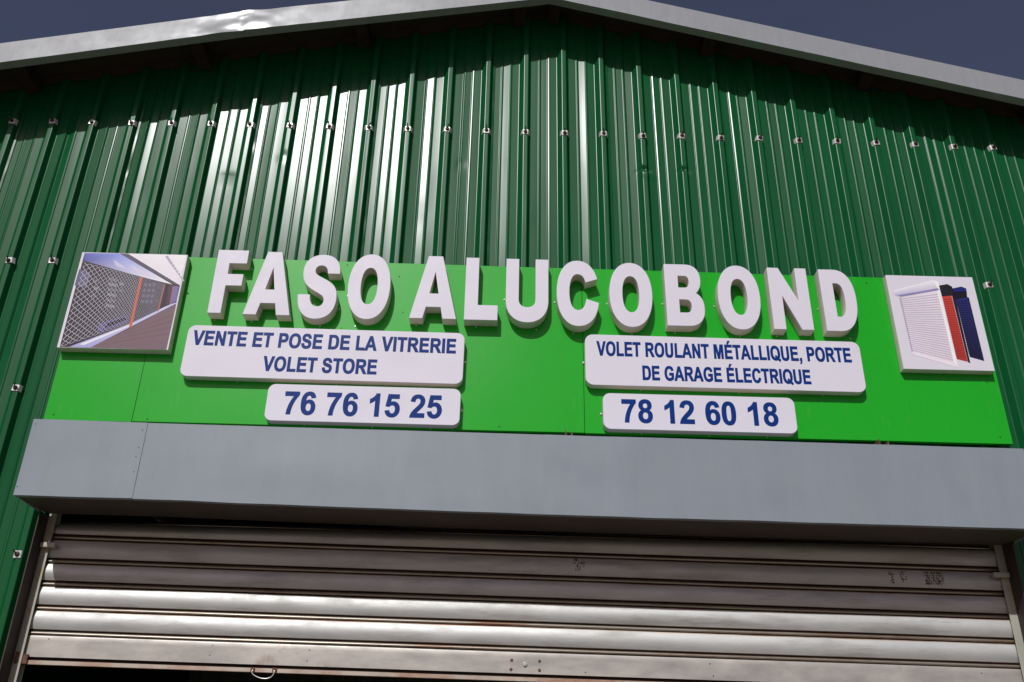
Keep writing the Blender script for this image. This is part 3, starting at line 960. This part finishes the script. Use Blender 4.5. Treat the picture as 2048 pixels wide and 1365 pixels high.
ART_SHUTTERS = [
    (1, ((.696, .632, .729), (.763, .704, .781), (.696, .64, .696), (.763, .696, .763)), [(-.1574, .1233), (.0265, .1637), (.0294, -.2096), (-.1493, -.1605)]),
    (2, (.462, .406, .515), [(-.1527, .1149), (.0262, .1462), (.0261, .1421), (-.1527, .1114)]),
    (2, (.462, .406, .515), [(-.1526, .1045), (.0261, .1328), (.0261, .1287), (-.1526, .1011)]),
    (2, (.462, .406, .515), [(-.1524, .0942), (.026, .1193), (.026, .1153), (-.1524, .0908)]),
    (2, (.462, .406, .515), [(-.1523, .084), (.0259, .1059), (.0259, .1019), (-.1523, .0805)]),
    (2, (.462, .406, .515), [(-.1522, .0737), (.0259, .0926), (.0258, .0885), (-.1522, .0703)]),
    (2, (.462, .406, .515), [(-.152, .0635), (.0258, .0793), (.0258, .0752), (-.152, .06)]),
    (2, (.462, .406, .515), [(-.1519, .0533), (.0257, .066), (.0257, .062), (-.1519, .0498)]),
    (2, (.462, .406, .515), [(-.1518, .0431), (.0257, .0527), (.0256, .0487), (-.1518, .0397)]),
    (2, (.462, .406, .515), [(-.1516, .0329), (.0256, .0395), (.0256, .0355), (-.1516, .0295)]),
    (2, (.462, .406, .515), [(-.1515, .0228), (.0255, .0264), (.0255, .0224), (-.1515, .0194)]),
    (2, (.462, .406, .515), [(-.1514, .0127), (.0255, .0132), (.0254, .0092), (-.1514, .0093)]),
    (2, (.462, .406, .515), [(-.1513, .0026), (.0254, .0001), (.0254, -.0038), (-.1513, -.0008)]),
    (2, (.462, .406, .515), [(-.1511, -.0075), (.0253, -.0129), (.0253, -.0169), (-.1511, -.0109)]),
    (2, (.462, .406, .515), [(-.151, -.0176), (.0252, -.0259), (.0252, -.0299), (-.151, -.0209)]),
    (2, (.462, .406, .515), [(-.1509, -.0276), (.0252, -.0389), (.0252, -.0429), (-.1509, -.031)]),
    (2, (.462, .406, .515), [(-.1508, -.0376), (.0251, -.0519), (.0251, -.0558), (-.1508, -.041)]),
    (2, (.462, .406, .515), [(-.1506, -.0476), (.025, -.0648), (.025, -.0687), (-.1506, -.051)]),
    (2, (.462, .406, .515), [(-.1505, -.0576), (.025, -.0777), (.025, -.0816), (-.1505, -.0609)]),
    (2, (.462, .406, .515), [(-.1504, -.0675), (.0249, -.0905), (.0249, -.0944), (-.1504, -.0709)]),
    (2, (.462, .406, .515), [(-.1503, -.0774), (.0248, -.1033), (.0248, -.1072), (-.1503, -.0808)]),
    (2, (.462, .406, .515), [(-.1501, -.0873), (.0248, -.1161), (.0247, -.1199), (-.1501, -.0907)]),
    (2, (.462, .406, .515), [(-.15, -.0972), (.0247, -.1288), (.0247, -.1327), (-.15, -.1005)]),
    (2, (.462, .406, .515), [(-.1499, -.1071), (.0246, -.1415), (.0246, -.1453), (-.1499, -.1104)]),
    (2, (.462, .406, .515), [(-.1498, -.1169), (.0246, -.1542), (.0245, -.158), (-.1498, -.1202)]),
    (2, (.462, .406, .515), [(-.1496, -.1267), (.0245, -.1668), (.0245, -.1706), (-.1496, -.13)]),
    (2, (.462, .406, .515), [(-.1495, -.1365), (.0244, -.1794), (.0244, -.1832), (-.1495, -.1398)]),
    (2, (.462, .406, .515), [(-.1494, -.1463), (.0244, -.1919), (.0244, -.1957), (-.1494, -.1496)]),
    (3, (.85, .834, .85), [(.0227, .1624), (.0361, .1687), (.0417, -.2309), (.0284, -.2096)]),
    (3, (.798, .729, .816), [(-.1491, -.1567), (.0273, -.2053), (.0417, -.2309), (-.1505, -.1699)]),
    (2, (.475, .424, .557), [(-.1595, .1232), (-.1511, .1246), (-.1463, -.1632), (-.1508, -.1661)]),
    (3, ((.825, .781, .85), (.85, .85, .85), (.587, .543, .664), (.412, .388, .587), (.543, .515, .68)), [(-.1798, .1589), (.0168, .2202), (.029, .1767), (-.1658, .1277), (-.1789, .1343)]),
    (4, (.254, .236, .449), [(-.1648, .1335), (.0272, .1755), (.0349, .1675), (-.1484, .1259)]),
    (4, (.85, .85, .85), [(.0179, .2202), (.0393, .2113), (.0363, .1699), (.0272, .1755)]),
    (1, (.014, .011, .018), [(.0384, .1912), (.0781, .2006), (.098, .187), (.102, .1308), (.1014, -.2076), (.0921, -.2024), (.0878, .1386), (.0408, .1325)]),
    (2, ((.529, .046, .031), (.543, .057, .04), (.412, .037, .029), (.354, .031, .026)), [(.0413, .1326), (.0861, .138), (.0911, -.2003), (.0446, -.188)]),
    (3, (.263, .024, .022), [(.0418, .1174), (.0847, .1228), (.0846, .1188), (.0418, .1139)]),
    (3, (.263, .024, .022), [(.0419, .1056), (.0849, .1104), (.0848, .1063), (.0419, .1022)]),
    (3, (.263, .024, .022), [(.0419, .094), (.0851, .098), (.085, .0939), (.042, .0905)]),
    (3, (.263, .024, .022), [(.042, .0823), (.0852, .0856), (.0852, .0816), (.042, .0788)]),
    (3, (.263, .024, .022), [(.0421, .0707), (.0854, .0733), (.0854, .0692), (.0421, .0672)]),
    (3, (.263, .024, .022), [(.0422, .059), (.0856, .061), (.0855, .0569), (.0422, .0556)]),
    (3, (.263, .024, .022), [(.0422, .0475), (.0858, .0487), (.0857, .0447), (.0423, .044)]),
    (3, (.263, .024, .022), [(.0423, .0359), (.0859, .0364), (.0859, .0324), (.0423, .0325)]),
    (3, (.263, .024, .022), [(.0424, .0244), (.0861, .0242), (.0861, .0202), (.0424, .021)]),
    (3, (.263, .024, .022), [(.0425, .0129), (.0863, .012), (.0862, .0081), (.0425, .0095)]),
    (3, (.263, .024, .022), [(.0425, .0015), (.0865, -.0001), (.0864, -.0041), (.0426, -.0019)]),
    (3, (.263, .024, .022), [(.0426, -.01), (.0866, -.0122), (.0866, -.0162), (.0426, -.0134)]),
    (3, (.263, .024, .022), [(.0427, -.0214), (.0868, -.0243), (.0868, -.0283), (.0427, -.0248)]),
    (3, (.263, .024, .022), [(.0427, -.0328), (.087, -.0364), (.0869, -.0403), (.0428, -.0361)]),
    (3, (.263, .024, .022), [(.0428, -.0441), (.0872, -.0484), (.0871, -.0523), (.0428, -.0475)]),
    (3, (.263, .024, .022), [(.0429, -.0554), (.0873, -.0604), (.0873, -.0643), (.0429, -.0588)]),
    (3, (.263, .024, .022), [(.043, -.0667), (.0875, -.0723), (.0875, -.0763), (.043, -.0701)]),
    (3, (.263, .024, .022), [(.043, -.078), (.0877, -.0843), (.0876, -.0882), (.0431, -.0813)]),
    (3, (.263, .024, .022), [(.0431, -.0892), (.0879, -.0962), (.0878, -.1001), (.0431, -.0926)]),
    (3, (.263, .024, .022), [(.0432, -.1004), (.088, -.108), (.088, -.1119), (.0432, -.1038)]),
    (3, (.263, .024, .022), [(.0432, -.1116), (.0882, -.1199), (.0881, -.1237), (.0433, -.1149)]),
    (3, (.263, .024, .022), [(.0433, -.1228), (.0884, -.1317), (.0883, -.1355), (.0433, -.1261)]),
    (3, (.263, .024, .022), [(.0434, -.1339), (.0885, -.1435), (.0885, -.1473), (.0434, -.1372)]),
    (3, (.263, .024, .022), [(.0435, -.145), (.0887, -.1552), (.0887, -.159), (.0435, -.1483)]),
    (3, (.263, .024, .022), [(.0435, -.1561), (.0889, -.1669), (.0888, -.1707), (.0435, -.1594)]),
    (3, (.263, .024, .022), [(.0436, -.1671), (.089, -.1786), (.089, -.1824), (.0436, -.1704)]),
    (1, (.012, .018, .145), [(.0971, .1776), (.1423, .1889), (.1628, .1789), (.161, .1606), (.098, .1564)]),
    (1, (.009, .007, .016), [(.0974, .1588), (.1615, .163), (.1572, .1324), (.1017, .1192)]),
    (1, ((.018, .022, .138), (.018, .024, .158), (.011, .011, .053), (.011, .009, .04)), [(.1019, .1203), (.1575, .1336), (.1651, -.1939), (.105, -.176)]),
    (2, (.011, .011, .057), [(.1575, .1336), (.1649, .1303), (.1661, -.1939), (.1599, -.1908)]),
    (3, (.007, .007, .034), [(.1035, .1067), (.1546, .1168), (.1545, .1127), (.1035, .1032)]),
    (3, (.007, .007, .034), [(.1035, .0955), (.1547, .1045), (.1546, .1005), (.1035, .092)]),
    (3, (.007, .007, .034), [(.1034, .0843), (.1548, .0923), (.1547, .0882), (.1034, .0808)]),
    (3, (.007, .007, .034), [(.1034, .0731), (.1549, .0801), (.1548, .076), (.1034, .0697)]),
    (3, (.007, .007, .034), [(.1033, .062), (.155, .0679), (.1549, .0639), (.1033, .0585)]),
    (3, (.007, .007, .034), [(.1033, .0509), (.1551, .0557), (.155, .0517), (.1033, .0474)]),
    (3, (.007, .007, .034), [(.1032, .0398), (.1552, .0436), (.1551, .0396), (.1032, .0364)]),
    (3, (.007, .007, .034), [(.1032, .0287), (.1553, .0315), (.1552, .0275), (.1032, .0253)]),
    (3, (.007, .007, .034), [(.1031, .0177), (.1554, .0195), (.1553, .0155), (.1031, .0143)]),
    (3, (.007, .007, .034), [(.1031, .0067), (.1555, .0074), (.1554, .0035), (.1031, .0033)]),
    (3, (.007, .007, .034), [(.103, -.0043), (.1556, -.0046), (.1555, -.0085), (.103, -.0077)]),
    (3, (.007, .007, .034), [(.103, -.0152), (.1557, -.0165), (.1556, -.0205), (.103, -.0186)]),
    (3, (.007, .007, .034), [(.1029, -.0261), (.1558, -.0285), (.1557, -.0324), (.1029, -.0295)]),
    (3, (.007, .007, .034), [(.1029, -.037), (.1559, -.0404), (.1558, -.0443), (.1029, -.0404)]),
    (3, (.007, .007, .034), [(.1028, -.0479), (.156, -.0522), (.1559, -.0562), (.1029, -.0513)]),
    (3, (.007, .007, .034), [(.1028, -.0587), (.1561, -.0641), (.156, -.068), (.1028, -.0621)]),
    (3, (.007, .007, .034), [(.1028, -.0696), (.1562, -.0759), (.1561, -.0798), (.1028, -.0729)]),
    (3, (.007, .007, .034), [(.1027, -.0804), (.1563, -.0877), (.1562, -.0916), (.1027, -.0837)]),
    (3, (.007, .007, .034), [(.1027, -.0911), (.1564, -.0994), (.1563, -.1033), (.1027, -.0945)]),
    (3, (.007, .007, .034), [(.1026, -.1019), (.1565, -.1111), (.1564, -.115), (.1026, -.1052)]),
    (3, (.007, .007, .034), [(.1026, -.1126), (.1566, -.1228), (.1565, -.1267), (.1026, -.1159)]),
    (3, (.007, .007, .034), [(.1025, -.1233), (.1567, -.1345), (.1566, -.1383), (.1025, -.1266)]),
    (3, (.007, .007, .034), [(.1025, -.134), (.1568, -.1461), (.1567, -.15), (.1025, -.1373)]),
    (3, (.007, .007, .034), [(.1024, -.1446), (.1569, -.1577), (.1568, -.1616), (.1024, -.1479)]),
    (3, (.007, .007, .034), [(.1024, -.1552), (.157, -.1693), (.1569, -.1731), (.1024, -.1585)]),
]



def art_mesh(polys, y0):
    me = bpy.data.meshes.new('print')
    V, F, K = [], [], []
    for lay, col, pts in polys:
        b = len(V)
        y = y0 - .00012 * lay
        V += [(p[0], y, p[1]) for p in pts]
        F.append(list(range(b, b + len(pts))))
        K.append(list(col) if isinstance(col[0], tuple) else [col] * len(pts))
    me.from_pydata(V, [], F)
    at = me.color_attributes.new('ink', 'FLOAT_COLOR', 'CORNER')
    i = 0
    for f, k in zip(me.polygons, K):
        for j, li in enumerate(f.loop_indices):
            c = k[j % len(k)]
            at.data[li].color = (c[0], c[1], c[2], 1)
    bmm = bmesh.new()
    bmm.from_mesh(me)
    bmm.normal_update()
    for f in bmm.faces:
        if f.normal.y > 0:
            f.normal_flip()
    bmm.to_mesh(me)
    bmm.free()
    me.materials.append(M['print'])
    return me


def grille_wires(quad, rows, cols, dens, lay, width, col):
    (a, b, c, d) = [Vector(p) for p in quad]          # TL TR BR BL
    hL, hR = (a - d).length, (b - c).length
    k = hL / hR

    def P(u, t):
        wgt = u * k
        s = wgt / ((1 - u) + wgt)
        top = a.lerp(b, s)
        bot = d.lerp(c, s)
        return bot.lerp(top, t)
    res = []
    for r in range(rows + 1):
        pts = []
        n = cols * 6
        for i in range(n + 1):
            u = i / n
            ph = math.pi * (r % 2)
            t = (r + .5 * math.cos(2 * math.pi * cols * u + ph)) / rows
            pts.append((P(u, min(1, max(0, t))), 1 / (1 + u * (k - 1))))
        for (p, s0), (q, s1) in zip(pts, pts[1:]):
            dirv = (q - p)
            if dirv.length < 1e-6:
                continue
            nv = Vector((-dirv.y, dirv.x)).normalized() * width
            e = dirv.normalized() * width * .3
            res.append((lay, col, [tuple(p + nv * s0 - e), tuple(p - nv * s0 - e), tuple(q - nv * s1 + e), tuple(q + nv * s1 + e)]))
    return res


def picture_panel(cx, cz, x0, x1, z0, z1, D, label, polys):
    root = empty('picture_panel', (cx, BY, cz), label, 'picture panel')
    extrude_outline('plate', [[Vector((x0 - cx, z0 - cz)), Vector((x1 - cx, z0 - cz)), Vector((x1 - cx, z1 - cz)), Vector((x0 - cx, z1 - cz))]],
                    -D - .0001, D, .0015, M['white'], root)
    me = art_mesh(polys, -D - .0004)
    link_mesh('print', me, root)
    return root


wires = grille_wires(GRILLE_QUADS[0], 30, 15, 0, 5, .0009, (.72, .70, .80)) + grille_wires(GRILLE_QUADS[1], 30, 18, 0, 5, .00055, (.42, .40, .50))
picture_panel(.8025, 3.664, .561, 1.0455, 3.4175, 3.9095, .0448, 'square picture panel showing a wire mesh roller grille with an orange post', ART_GRILLE + wires)
picture_panel(4.481, 3.659, 4.279, 4.6845, 3.4166, 3.9005, .0398, 'square white picture panel showing white, red and blue roller shutters', ART_SHUTTERS)

# ================================================================== SHUTTER HOOD
HY = -.27
hood = empty('shutter_hood', (2.63, HY, 2.67), 'long pale grey sheet metal box hood above the roller shutter', 'shutter hood')
hoff = Vector((2.63, HY, 2.67))


def interp(tab, x):
    for (a, za), (b, zb) in zip(tab, tab[1:]):
        if x <= b:
            return za + (zb - za) * (x - a) / (b - a)
    return tab[-1][1]


HB = [(.5, 2.695), (.64, 2.694), (1.09, 2.692), (1.74, 2.680), (2.68, 2.666), (3.29, 2.661), (4.7, 2.651)]
HT = [(.5, 3.013), (.64, 3.012), (1.09, 3.007), (2.68, 2.997), (4.7, 2.984)]
for i, (a, b) in enumerate(((.638, 1.094), (1.0935, 2.682), (2.6815, 4.618))):
    bm = bmesh.new()
    nx, nz = int((b - a) / .025), 10
    G0 = []
    for p in range(nx + 1):
        x = a + (b - a) * p / nx
        z0, z1 = interp(HB, x), interp(HT, x)
        z0 += noise.noise(Vector((x * 5, i, 2))) * .0018
        z1 += noise.noise(Vector((x * 4, i, 8))) * .0012
        lift = (-.0035, -.001, -.0022)[i]
        row = [bm.verts.new((x, HY + .03, z0 + .002))]
        for q in range(nz + 1):
            t = q / nz
            d = noise.noise(Vector((x * 1.7, t * 1.3, i * 5))) * .004 + noise.noise(Vector((x * 6, t * 3, i * 7))) * .0008
            d *= math.sin(math.pi * t) * .7 + .3
            row.append(bm.verts.new((x, HY + lift - d, z0 + (z1 - z0 - .002) * t)))
        row.append(bm.verts.new((x, HY + lift + .004, z1)))
        row.append(bm.verts.new((x, -.034, z1 + .004)))
        G0.append(row)
    for r, s in zip(G0, G0[1:]):
        for q in range(len(r) - 1):
            bm.faces.new((r[q], s[q], s[q + 1], r[q + 1]))
    o = obj('front_sheet', bm, M['hood'], hood, tuple(-hoff), 25)
    # pop rivets along the lap
    bm = bmesh.new()
    xs = ((b - .015, 4), (None, 0), (None, 0))[i]
    if xs[0]:
        bm.free()
        for (rx, rz) in ((b - .015, 2.80), (b - .019, 2.862), (b - .015, 2.90), (b - .016, 2.975), (.650, 2.99), (.644, 2.73)):
            bm = bmesh.new()
            cyl(bm, (rx, HY - .005, rz), (0, -1, 0), .0022, .0012, 10, r2=.0014)
            obj('rivet', bm, M['hood'], hood, tuple(-hoff))
# soffit, ends, and the small steel angles left on top
bm = bmesh.new()
for (a, b) in ((.641, 1.10), (1.10, 2.69), (2.69, 4.615)):
    n = max(3, int((b - a) / .1))
    pr = None
    for p in range(n + 1):
        x = a + (b - a) * p / n
        z0 = interp(HB, x) + .003
        sag = noise.noise(Vector((x * 1.5, 3, 3))) * .006
        r = [bm.verts.new((x, y, z0 + (sag if 0 < k < 3 else 0) + .004 * k)) for k, y in enumerate((HY + .006, -.18, -.09, .018))]
        if pr:
            for k in range(3):
                bm.faces.new((pr[k], r[k], r[k + 1], pr[k + 1]))
        pr = r
obj('soffit', bm, M['soffit'], hood, tuple(-hoff), 40)
for x in (.6405, 4.6155):
    bm = bmesh.new()
    box(bm, x - .0012, x + .0012, HY + .004, -.034, interp(HB, x) + .002, interp(HT, x) - .002)
    obj('end_cap', bm, M['hood'], hood, tuple(-hoff))
for x, wd in ((2.795, .030), (4.125, .045)):
    bm = bmesh.new()
    z = interp(HT, x) + .004
    box(bm, x - wd / 2, x + wd / 2, -.12, -.057, z, z + .004)
    box(bm, x - wd / 2, x - wd / 2 + .004, -.12, -.057, z + .004, z + .080)
    box(bm, x + wd / 2 - .006, x + wd / 2, -.11, -.058, z + .004, z + .074)
    obj('angle_bracket', bm, M['rusty'], hood, tuple(-hoff))

# ================================================================== ROLLER SHUTTER
shut = empty('roller_shutter', (2.63, .05, 2.118), 'half raised galvanised roller shutter with rusty joints in the doorway', 'roller shutter')
soff = Vector((2.63, .05, 2.118))
SX0, SX1 = .672, 4.582
TILT = -.0128
SY = .0                                    # offset of the curtain in depth
JOINTS = [2.618 + .0955 * 3, 2.618 + .0955 * 2, 2.618 + .0955, 2.618, 2.5205, 2.429, 2.334, 2.238]


def slat_profile(zt, zb):
    """from the joint above (zt) down to and including the bead of the joint below (zb): (y, z, material)"""
    P = []
    t0, t1 = zt - .0115, zb + .0135
    P.append((.056, t0 + .0015, 1))
    P.append((.0460, t0 + .001, 1))
    P.append((.0446, t0 - .0004, 3))
    P.append((.0440, t0 - .0026, 3))
    n = 10
    for i in range(1, n + 1):
        s = i / n
        y = .044 - .0072 * math.sin(math.pi * (s * .93)) ** .9
        P.append((y + .004 * s * s, t0 - .0022 + (t1 + .002 - t0 + .0022) * s, 0))
    P.append((.0490, t1 + .0008, 3))
    P.append((.0560, t1 - .0012, 1))
    P.append((.0560, zb + .0082, 1))
    for i in range(9):
        a = math.radians(110 - 220 * i / 8)
        P.append((.0505 - .0086 * math.cos(a * .98), zb + .0072 * math.sin(a * .82), 2))
    P.append((.0560, zb - .0082, 1))
    return P


def sweep(bm, prof, x0, x1, n, wob, seed):
    rows = []
    for p in range(n + 1):
        x = x0 + (x1 - x0) * p / n
        dz = TILT * (x - .68) + noise.noise(Vector((x * .9, seed, 1))) * wob
        dy = noise.noise(Vector((x * 1.1, seed, 5))) * wob
        rows.append([bm.verts.new((x, y + dy + SY + 17 * max(0, z + dz - 2.636) ** 2, z + dz)) for (y, z, _) in prof])
    for r, s in zip(rows, rows[1:]):
        for q in range(len(prof) - 1):
            f = bm.faces.new((r[q], s[q], s[q + 1], r[q + 1]))
            f.material_index = prof[q + 1][2]


for i, (zt, zb) in enumerate(zip(JOINTS, JOINTS[1:])):
    bm = bmesh.new()
    sweep(bm, slat_profile(zt, zb), SX0 + (i % 2) * .003, SX1 - (i % 3) * .002, 60, .0019, i * 3.3)
    obj('slat', bm, [M['galv'], M['groove'], M['bead'] if i < 5 else M['bead_rusty'], M['lip']], shut, tuple(-soff), 30)
bm = bmesh.new()
ZB = JOINTS[-1]
prof = [(.056, ZB - .009, 1), (.0445, ZB - .0098, 1), (.0435, ZB - .011, 0), (.0425, ZB - .014, 0), (.0425, ZB - .03, 0), (.0425, ZB - .05, 0), (.0425, ZB - .07, 0), (.0425, ZB - .0905, 0),
        (.0440, ZB - .0915, 1), (.053, ZB - .093, 1), (.053, ZB - .102, 1), (.041, ZB - .1035, 1), (.0398, ZB - .105, 2), (.0398, ZB - .118, 2), (.041, ZB - .1195, 2), (.062, ZB - .120, 1)]
sweep(bm, prof, SX0 - .002, SX1 + .002, 60, .0012, 40.0)
bar = obj('bottom_bar', bm, [M['bar'], M['groove'], M['lip']], shut, tuple(-soff), 30)


def bar_z(x):
    return ZB + TILT * (x - .68)


# wire pull, lock barrel and rivets on the bottom bar
bm = bmesh.new()
hx, hz = 1.612, bar_z(1.612) - .112
tube(bm, [(hx - .042, .036, hz)] + [(hx + .043 * math.cos(math.radians(a)), .034, hz - .006 + .024 * math.sin(math.radians(a)) * (1 + .25 * math.cos(math.radians(a)))) for a in range(180, 361, 15)] + [(hx + .042, .036, hz)], .0022, 8)
o = obj('pull_handle', bm, M['steel'], shut, tuple(-soff), 60)
bm = bmesh.new()
box(bm, hx - .05, hx - .034, .0345, .0395, hz - .004, hz + .010, bev=.001)
obj('handle_lug', bm, M['rusty'], shut, tuple(-soff))
bm = bmesh.new()
box(bm, hx + .034, hx + .052, .0345, .0395, hz - .004, hz + .010, bev=.001)
obj('handle_lug', bm, M['rusty'], shut, tuple(-soff))
bm = bmesh.new()
lx = 2.624
lz = bar_z(lx) - .055
cyl(bm, (lx, .043, lz), (0, -1, 0), .0085, .006, 20)
cyl(bm, (lx, .037, lz), (0, -1, 0), .0065, .002, 20, r2=.0055)
box(bm, lx - .001, lx + .001, .0345, .0352, lz - .004, lz + .004)
obj('lock', bm, M['steel'], shut, tuple(-soff), 40)
for (dx, dz) in ((-.052, .0135), (-.054, -.021), (.057, .012), (.057, -.022)):
    bm = bmesh.new()
    cyl(bm, (lx + dx, .0426, lz + dz), (0, -1, 0), .0065, .003, 12, r2=.004)
    obj('rivet', bm, M['rusty'], shut, tuple(-soff), 40)
for (x, dz) in ((1.40, -.024), (1.395, -.062), (1.78, -.03), (1.775, -.07), (3.35, -.03), (3.36, -.075), (4.42, -.03), (.76, -.022), (2.86, -.078)):
    bm = bmesh.new()
    cyl(bm, (x, .0426, bar_z(x) + dz), (0, -1, 0), .0028, .0012, 10, r2=.002)
    obj('rivet', bm, M['bolt'], shut, tuple(-soff), 40)
# end lock at the left foot of the bar, rusty
bm = bmesh.new()
z = bar_z(.69)
box(bm, .664, .700, .030, .040, z - .119, z - .082, bev=.002)
box(bm, .655, .668, .020, .040, z - .118, z - .075, bev=.002)
obj('end_lock', bm, M['rusty'], shut, tuple(-soff))
# guide rails
for s, xa, xb in ((1, .6495, .681), (-1, 4.573, 4.6055)):
    bm = bmesh.new()
    box(bm, xa, xb, .026, .030, 0, 2.74, bev=.0008)
    box(bm, xa, xb, .066, .069, 0, 2.74, bev=.0008)
    x = xa if s > 0 else xb
    box(bm, min(x, x + s * .004), max(x, x + s * .004), .0302, .0658, 0, 2.735)
    obj('guide_rail', bm, M['rail'], shut, tuple(-soff))
# stop lugs across the rails near the top
for x0, x1, z in ((.652, .712, 2.577), (4.535, 4.600, 2.540)):
    bm = bmesh.new()
    box(bm, x0, x1, .004, .0255, z - .010, z + .010, bev=.002)
    obj('stop_lug', bm, M['rail'], shut, tuple(-soff))
# smudged maker's stamps and grease on the second slat: small flat flecks
rs = random.Random(11)
def slat_face(x, z):
    s = max(0, min(1, (2.6065 + TILT * (x - .68) - z) / .073))
    return .044 - .0072 * math.sin(math.pi * (s * .93)) ** .9 + .004 * s * s - .0013


for (cx, cz, wd, hh, nx, nz, fill) in ((2.84, 2.5515, .05, .050, 9, 4, .45), (4.30, 2.528, .078, .054, 22, 5, .80), (4.125, 2.528, .020, .048, 4, 6, .6), (4.175, 2.532, .026, .048, 5, 5, .4)):
    bm = bmesh.new()
    for p in range(nx):
        for q in range(nz):
            if rs.random() > fill:
                continue
            x = cx - wd / 2 + wd * (p + .5) / nx + rs.uniform(-.0008, .0008)
            z = cz - hh / 2 + hh * (q + .5) / nz + rs.uniform(-.002, .002)
            a, c = wd / nx * rs.uniform(.22, .46), hh / nz * rs.uniform(.25, .5)
            bm.faces.new([bm.verts.new((x + i * a + rs.uniform(-.0006, .0006), slat_face(x, z + k * c), z + k * c)) for i, k in ((-1, -1), (1, -1), (1, 1), (-1, 1))])
    bm.normal_update()
    bmesh.ops.solidify(bm, geom=list(bm.faces), thickness=.0003)
    obj('ink_stamp', bm, M['stain'], shut, tuple(-soff))

bpy.context.view_layer.update()
